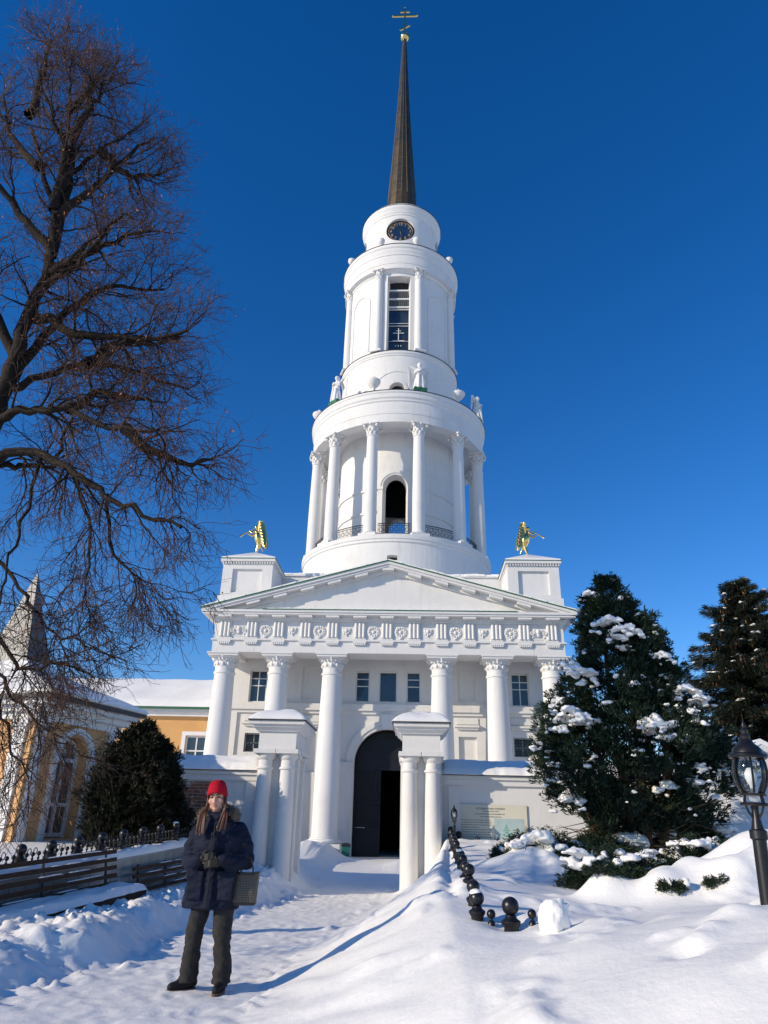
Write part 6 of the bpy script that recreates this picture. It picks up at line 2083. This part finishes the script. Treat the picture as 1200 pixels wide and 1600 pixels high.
# hat: knitted beanie with rolled edge, pulled low
hv, hf = [], []
nh, mh = 40, 14
for j in range(mh + 1):
    t = j / mh
    for i in range(nh):
        a = 2 * PI * i / nh
        lowz = .042 + .010 * math.cos(a) - .052 * max(0, math.sin(a) * -1 * -1) * 0
        # lower over ears and nape, higher over the forehead (front is -y)
        rim = .048 - .045 * (1 - max(0, -math.sin(a)) ** 1.5)
        ph = t * PI / 2
        rx = .100 * math.cos(ph) ** .62 + .0; ry = .116 * math.cos(ph) ** .62
        z = rim + (.168 - rim) * math.sin(ph) ** .95
        k = 1.03 if t < .12 else 1.0
        hv.append(tuple(headp(rx * k * math.cos(a) * (1 + .012 * math.sin(20 * a)), .012 + ry * k * math.sin(a) * (1 + .012 * math.sin(20 * a)), z)))
for j in range(mh):
    for i in range(nh):
        l = (i + 1) % nh
        hf.append((j * nh + i, j * nh + l, (j + 1) * nh + l, (j + 1) * nh + i))
hb_ = MB().add(hv, hf)
hat = hb_.build('beanie', HAT, pe, 80)
md = hat.modifiers.new('s', 'SOLIDIFY'); md.thickness = .008; md.offset = -1
# hair: two long locks over the chest
hr = MB()
rh = random.Random(6)
for s, n_, zend, fx in ((-1, 22, 1.335, -.145), (1, 11, 1.37, .055)):
    for i in range(n_):
        u = rh.uniform(-1, 1)
        p0 = headp(s * (.080 + .008 * rh.random()), -.02 + .05 * rh.random(), -.0 + .02 * rh.random())
        p1 = headp(s * (.088 + .012 * rh.random()), -.03 + .03 * u, -.09)
        p2 = Vector((fx + s * .01 + .028 * u, -.10 - .02 * rh.random(), 1.50))
        p3 = Vector((fx + .042 * u, -.165 - .015 * rh.random(), zend + rh.uniform(-.02, .02)))
        pp = smooth_path([p0, p1, p2, p3], 4)
        hr.tube(pp, [.010] * (len(pp) - 4) + [.009, .008, .006, .003], 5)
hr.build('hair', HAIR, pe, 60)
# parka: lofted torso, shoulders and bent sleeves merged into one surface
ck = MB()
def loft(mb, rows, n=40, folds=None):
    vs, fs = [], []
    for (cx, cy, z, rx, ry, p) in rows:
        for i in range(n):
            a = 2 * PI * i / n
            c, s = math.cos(a), math.sin(a)
            x = cx + rx * math.copysign(abs(c) ** p, c); y = cy + ry * math.copysign(abs(s) ** p, s)
            k = 0.0
            if folds: k = folds * mnoise.noise(Vector((x * 9, y * 9, z * 14)))
            vs.append((x * (1 + k), y + k * .3, z + k * .1))
    for j in range(len(rows) - 1):
        for i in range(n):
            l = (i + 1) % n
            fs.append((j * n + i, j * n + l, (j + 1) * n + l, (j + 1) * n + i))
    fs.append(tuple(range(n - 1, -1, -1))); fs.append(tuple((len(rows) - 1) * n + i for i in range(n)))
    mb.add(vs, fs)
loft(ck, [(-.02, .03, .675, .272, .160, .8), (-.02, .03, .72, .275, .165, .8), (-.02, .03, .82, .265, .165, .8), (-.015, .03, .92, .252, .165, .82), (-.01, .03, 1.02, .242, .16, .82), (0, .03, 1.12, .238, .16, .82), (0, .03, 1.22, .242, .16, .84), (0, .03, 1.31, .245, .155, .86), (0, .035, 1.37, .228, .14, .9), (-.005, .04, 1.43, .175, .118, 1), (-.02, .035, 1.48, .13, .105, 1), (-.035, .03, 1.53, .10, .095, 1)], 44, .035)
for s in (-1, 1):
    ck.capsule((s * .195, .03, 1.36), (s * .262, .05, 1.22), .088, .085)
    ck.capsule((s * .262, .05, 1.22), (s * .285, .05, 1.09), .084, .080)
    ck.capsule((s * .285, .05, 1.09), (s * .21, -.10, 1.07), .080, .074)
    ck.capsule((s * .21, -.10, 1.07), (s * .12, -.205, 1.105), .073, .062)
    for (t, rr_) in ((.25, .090), (.6, .087), (.9, .084)):
        c = Vector((s * .20, .03, 1.34)).lerp(Vector((s * .285, .05, 1.09)), t)
        ck.ball(tuple(c), rr_, 12, 10, (1, 1, .62))
    c = Vector((s * .18, -.15, 1.09)); ck.ball(tuple(c), .072, 12, 10, (.6, .9, 1))
# stand-up collar, pocket flaps and placket
ck.capsule((-.075, -.055, 1.50), (.0, -.085, 1.48), .03, .03); ck.capsule((.03, -.075, 1.50), (.06, -.04, 1.545), .03, .028)
for s in (-1, 1):
    ck.box(s * .155 - .085, s * .155 + .085, -.165, -.09, .93, 1.01); ck.box(s * .15 - .075, s * .15 + .075, -.158, -.09, .76, .935)
ck.box(-.035, .035, -.162, -.08, .69, 1.34)
me = remesh(ck, .0105, 3, 'parka', FAB)
co = np.empty(len(me.vertices) * 3, dtype=np.float32); me.vertices.foreach_get('co', co); co = co.reshape(-1, 3)
nn = np.empty(len(me.vertices) * 3, dtype=np.float32); me.vertices.foreach_get('normal', nn); nn = nn.reshape(-1, 3)
wr_ = fbm(co[:, 0] * 1.0 + co[:, 2] * .55, co[:, 2] * 2.1 - co[:, 0] * .6, .09, 4) * .013 + np.where(co[:, 2] > 1.03, np.sin(co[:, 2] * 58 + 3 * fbm(co[:, 0], co[:, 2], .12, 2)) * .0035, 0)
me.vertices.foreach_set('co', (co + nn * wr_[:, None]).ravel()); me.update()
link('parka', me, pe)
zp = MB(); zp.tube([(-.005, -.172, 1.44), (-.005, -.176, 1.30), (-.005, -.182, 1.1), (-.01, -.182, .72)], .005, 5); zp.build('zip', GLV, pe)
# fur-edged hood lying on the shoulders
fr = MB()
ring_pts = []
for i in range(23):
    a = PI * (-.10 + 1.20 * i / 22)
    ring_pts.append(Vector((-.035 + .165 * math.cos(a), .04 + .115 * math.sin(a), 1.555 - .06 * abs(math.cos(a)) ** 2 + .015 * math.sin(a))))
fr.tube(ring_pts, [.03] + [.048] * 21 + [.03], 10)
hood = fr.build('hood_fur', FUR, pe, 70)
rs = np.random.RandomState(14)
q0 = np.array([p[:] for p in ring_pts])
pi_ = rs.randint(0, len(q0), 2600)
dv = rnd_unit(rs, 2600)
bp = q0[pi_] + dv * .040
link('fur_strands', spray_mesh('fur_strands', bp, dv + np.array([0, 0, -.2]), rs, 2, .030, .0022, FUR, .5), hood)
hd2 = MB(); hd2.ball((-.035, .13, 1.47), .15, 16, 12, (1.0, .62, .72)); hd2.build('hood', FAB, pe, 70)
# trousers
tr2 = MB()
for (hx, kx, ky, fx, fy, s) in ((-.10, -.135, -.015, -.155, .03, -1), (.105, .135, -.03, .160, .015, 1)):
    loft(tr2, [(hx * .8, .03, .90, .125, .125, 1), (hx, .03, .74, .108, .115, 1), ((hx + kx) / 2, .01, .60, .093, .10, 1), (kx, ky, .48, .083, .09, 1), ((kx + fx) / 2, (ky + fy) / 2, .32, .080, .088, 1), (fx, fy, .20, .082, .088, 1), (fx - s * .004, fy - .005, .155, .090, .094, 1), (fx, fy, .12, .083, .09, 1), (fx + s * .003, fy, .075, .089, .093, 1)], 28, .05)
tme = remesh(tr2, .011, 2, 'trousers', TRO)
co = np.empty(len(tme.vertices) * 3, dtype=np.float32); tme.vertices.foreach_get('co', co); co = co.reshape(-1, 3)
nn = np.empty(len(tme.vertices) * 3, dtype=np.float32); tme.vertices.foreach_get('normal', nn); nn = nn.reshape(-1, 3)
wr_ = fbm(co[:, 0] * 1.2 + co[:, 2] * .8, co[:, 2] * 1.8, .12, 3) * .018
tme.vertices.foreach_set('co', (co + nn * wr_[:, None]).ravel()); tme.update()
link('trousers', tme, pe)
# shoes
for (x, y, rz, s) in ((-.16, .03, R(-52), -1), (.165, .015, R(-4), 1)):
    sb = MB()
    sb.capsule((0, .05, .065), (0, -.07, .055), .048, .045); sb.capsule((0, -.07, .050), (0, -.155, .043), .047, .036)
    sb.capsule((0, .045, .07), (0, .03, .135), .047, .046); sb.capsule((0, .0, .10), (0, -.08, .07), .04, .035)
    me = remesh(sb, .008, 3, 'shoe', SHOE)
    sh_ = link('shoe', me, pe, (x, y, 0), rz)
    vs, n_ = [], 28
    for z in (-.004, .022):
        for i in range(n_):
            a = 2 * PI * i / n_
            c_, s_ = math.cos(a), math.sin(a)
            vs.append(((.050 if s_ < 0 else .045) * c_ * (1 - .18 * max(0, s_)), -.055 + .145 * s_, z))
    MB().add(vs, [tuple(range(n_ - 1, -1, -1)), tuple(range(n_, 2 * n_))] + [(i, (i + 1) % n_, n_ + (i + 1) % n_, n_ + i) for i in range(n_)]).build('sole', SOLE, sh_, 40)
    la = MB()
    for k in range(4): la.tube([(-.024, -.015 - .024 * k, .128 - .016 * k), (0, -.022 - .024 * k, .136 - .016 * k), (.024, -.015 - .024 * k, .128 - .016 * k)], .003, 5)
    la.build('laces', GLV, sh_)
# gloved hands, one clasped over the other
def glove(wrist, palm, fdir, up_, thumb_side, label):
    g_ = MB()
    wrist, palm, fdir, up_ = Vector(wrist), Vector(palm), Vector(fdir).normalized(), Vector(up_).normalized()
    side = fdir.cross(up_).normalized()
    g_.capsule(wrist, wrist.lerp(palm, .5), .040, .036)
    for k in (-1, 0, 1): g_.capsule(palm - fdir * .035 + side * .018 * k, palm + fdir * .035 + side * .022 * k, .020, .019)
    for k, (L, dx) in enumerate(((.066, -.033), (.078, -.011), (.073, .011), (.055, .031))):
        b0 = palm + fdir * .045 + side * dx
        b1 = b0 + fdir * L * .45 - up_ * .006
        b2 = b1 + (fdir * .55 - up_ * .85).normalized() * L * .38
        b3 = b2 + (fdir * -.1 - up_ * 1).normalized() * L * .25
        g_.capsule(b0, b1, .0115, .011, 8); g_.capsule(b1, b2, .011, .0105, 8); g_.capsule(b2, b3, .0105, .009, 8)
    t0 = palm - fdir * .025 + side * thumb_side * .034
    t1 = t0 + (fdir * .55 + side * thumb_side * .65).normalized() * .036
    t2 = t1 + (fdir * .95 + side * thumb_side * .1 - up_ * .2).normalized() * .032
    g_.capsule(t0, t1, .0145, .0125, 8); g_.capsule(t1, t2, .0125, .010, 8)
    return link('glove', remesh(g_, .005, 1, 'glove', GLV), pe)
glove((-.105, -.215, 1.110), (-.050, -.235, 1.125), (.9, -.22, .10), (-.1, -1, .25), -1, '')
glove((.115, -.205, 1.095), (.045, -.255, 1.080), (-.95, -.15, -.05), (-.1, -1, .3), 1, '')

# ------------------------------------------------------------------ handbag on the forearm
CK = make_checker(); LEA = simple('dark_leather', (0.016, 0.012, 0.011), 0.4, 0, 0.3, 20, 0.2, 0.003, 60, 0.5)
bg = empty('handbag', (-.555 + .315, -27.61 - .02, gp + .72), R(8), 'dark checked tote bag hanging from the person\'s forearm', 'bag')
bg.scale = (.92, .92, .92)
bm_ = MB()
rows = [(0, 0, .0, .115, .060, .55), (0, 0, .02, .128, .068, .55), (0, 0, .12, .133, .066, .6), (0, 0, .24, .138, .055, .65), (0, 0, .29, .140, .050, .7)]
def bagloft(mb, rows, n=36, cap=True):
    vs, fs = [], []
    for (cx, cy, z, rx, ry, p) in rows:
        for i in range(n):
            a = 2 * PI * i / n
            c, s = math.cos(a), math.sin(a)
            x = cx + rx * math.copysign(abs(c) ** p, c)
            vs.append((x, cy + ry * math.copysign(abs(s) ** p, s) + .006 * math.sin(x * 30 + z * 20), z + (.012 * (x / .13) ** 2 if z > .2 else 0)))
    for j in range(len(rows) - 1):
        for i in range(n):
            l = (i + 1) % n
            fs.append((j * n + i, j * n + l, (j + 1) * n + l, (j + 1) * n + i))
    if cap: fs.append(tuple(range(n - 1, -1, -1)))
    mb.add(vs, fs)
bagloft(bm_, rows)
bag = bm_.build('body', CK, bg, 60)
tp_ = MB(); bagloft(tp_, [(0, 0, .275, .1405, .0515, .7), (0, 0, .298, .1425, .0525, .7), (0, 0, .296, .136, .046, .7), (0, 0, .27, .134, .045, .7)], cap=False); tp_.build('rim', LEA, bg, 60)
bt_ = MB(); bagloft(bt_, [(0, 0, -.004, .117, .062, .55), (0, 0, .022, .131, .071, .55)]); bt_.build('bottom_trim', LEA, bg, 60)
for s in (-1, 1):
    h_ = MB(); h_.tube(smooth_path([(-.065, s * .05, .27), (-.05, s * .045, .36), (-.015, s * .01 - .02, .435), (.03, s * .01 - .02, .435), (.06, s * .045, .36), (.07, s * .05, .27)], 4), .006, 6)
    h_.build('handle', LEA, bg, 60)
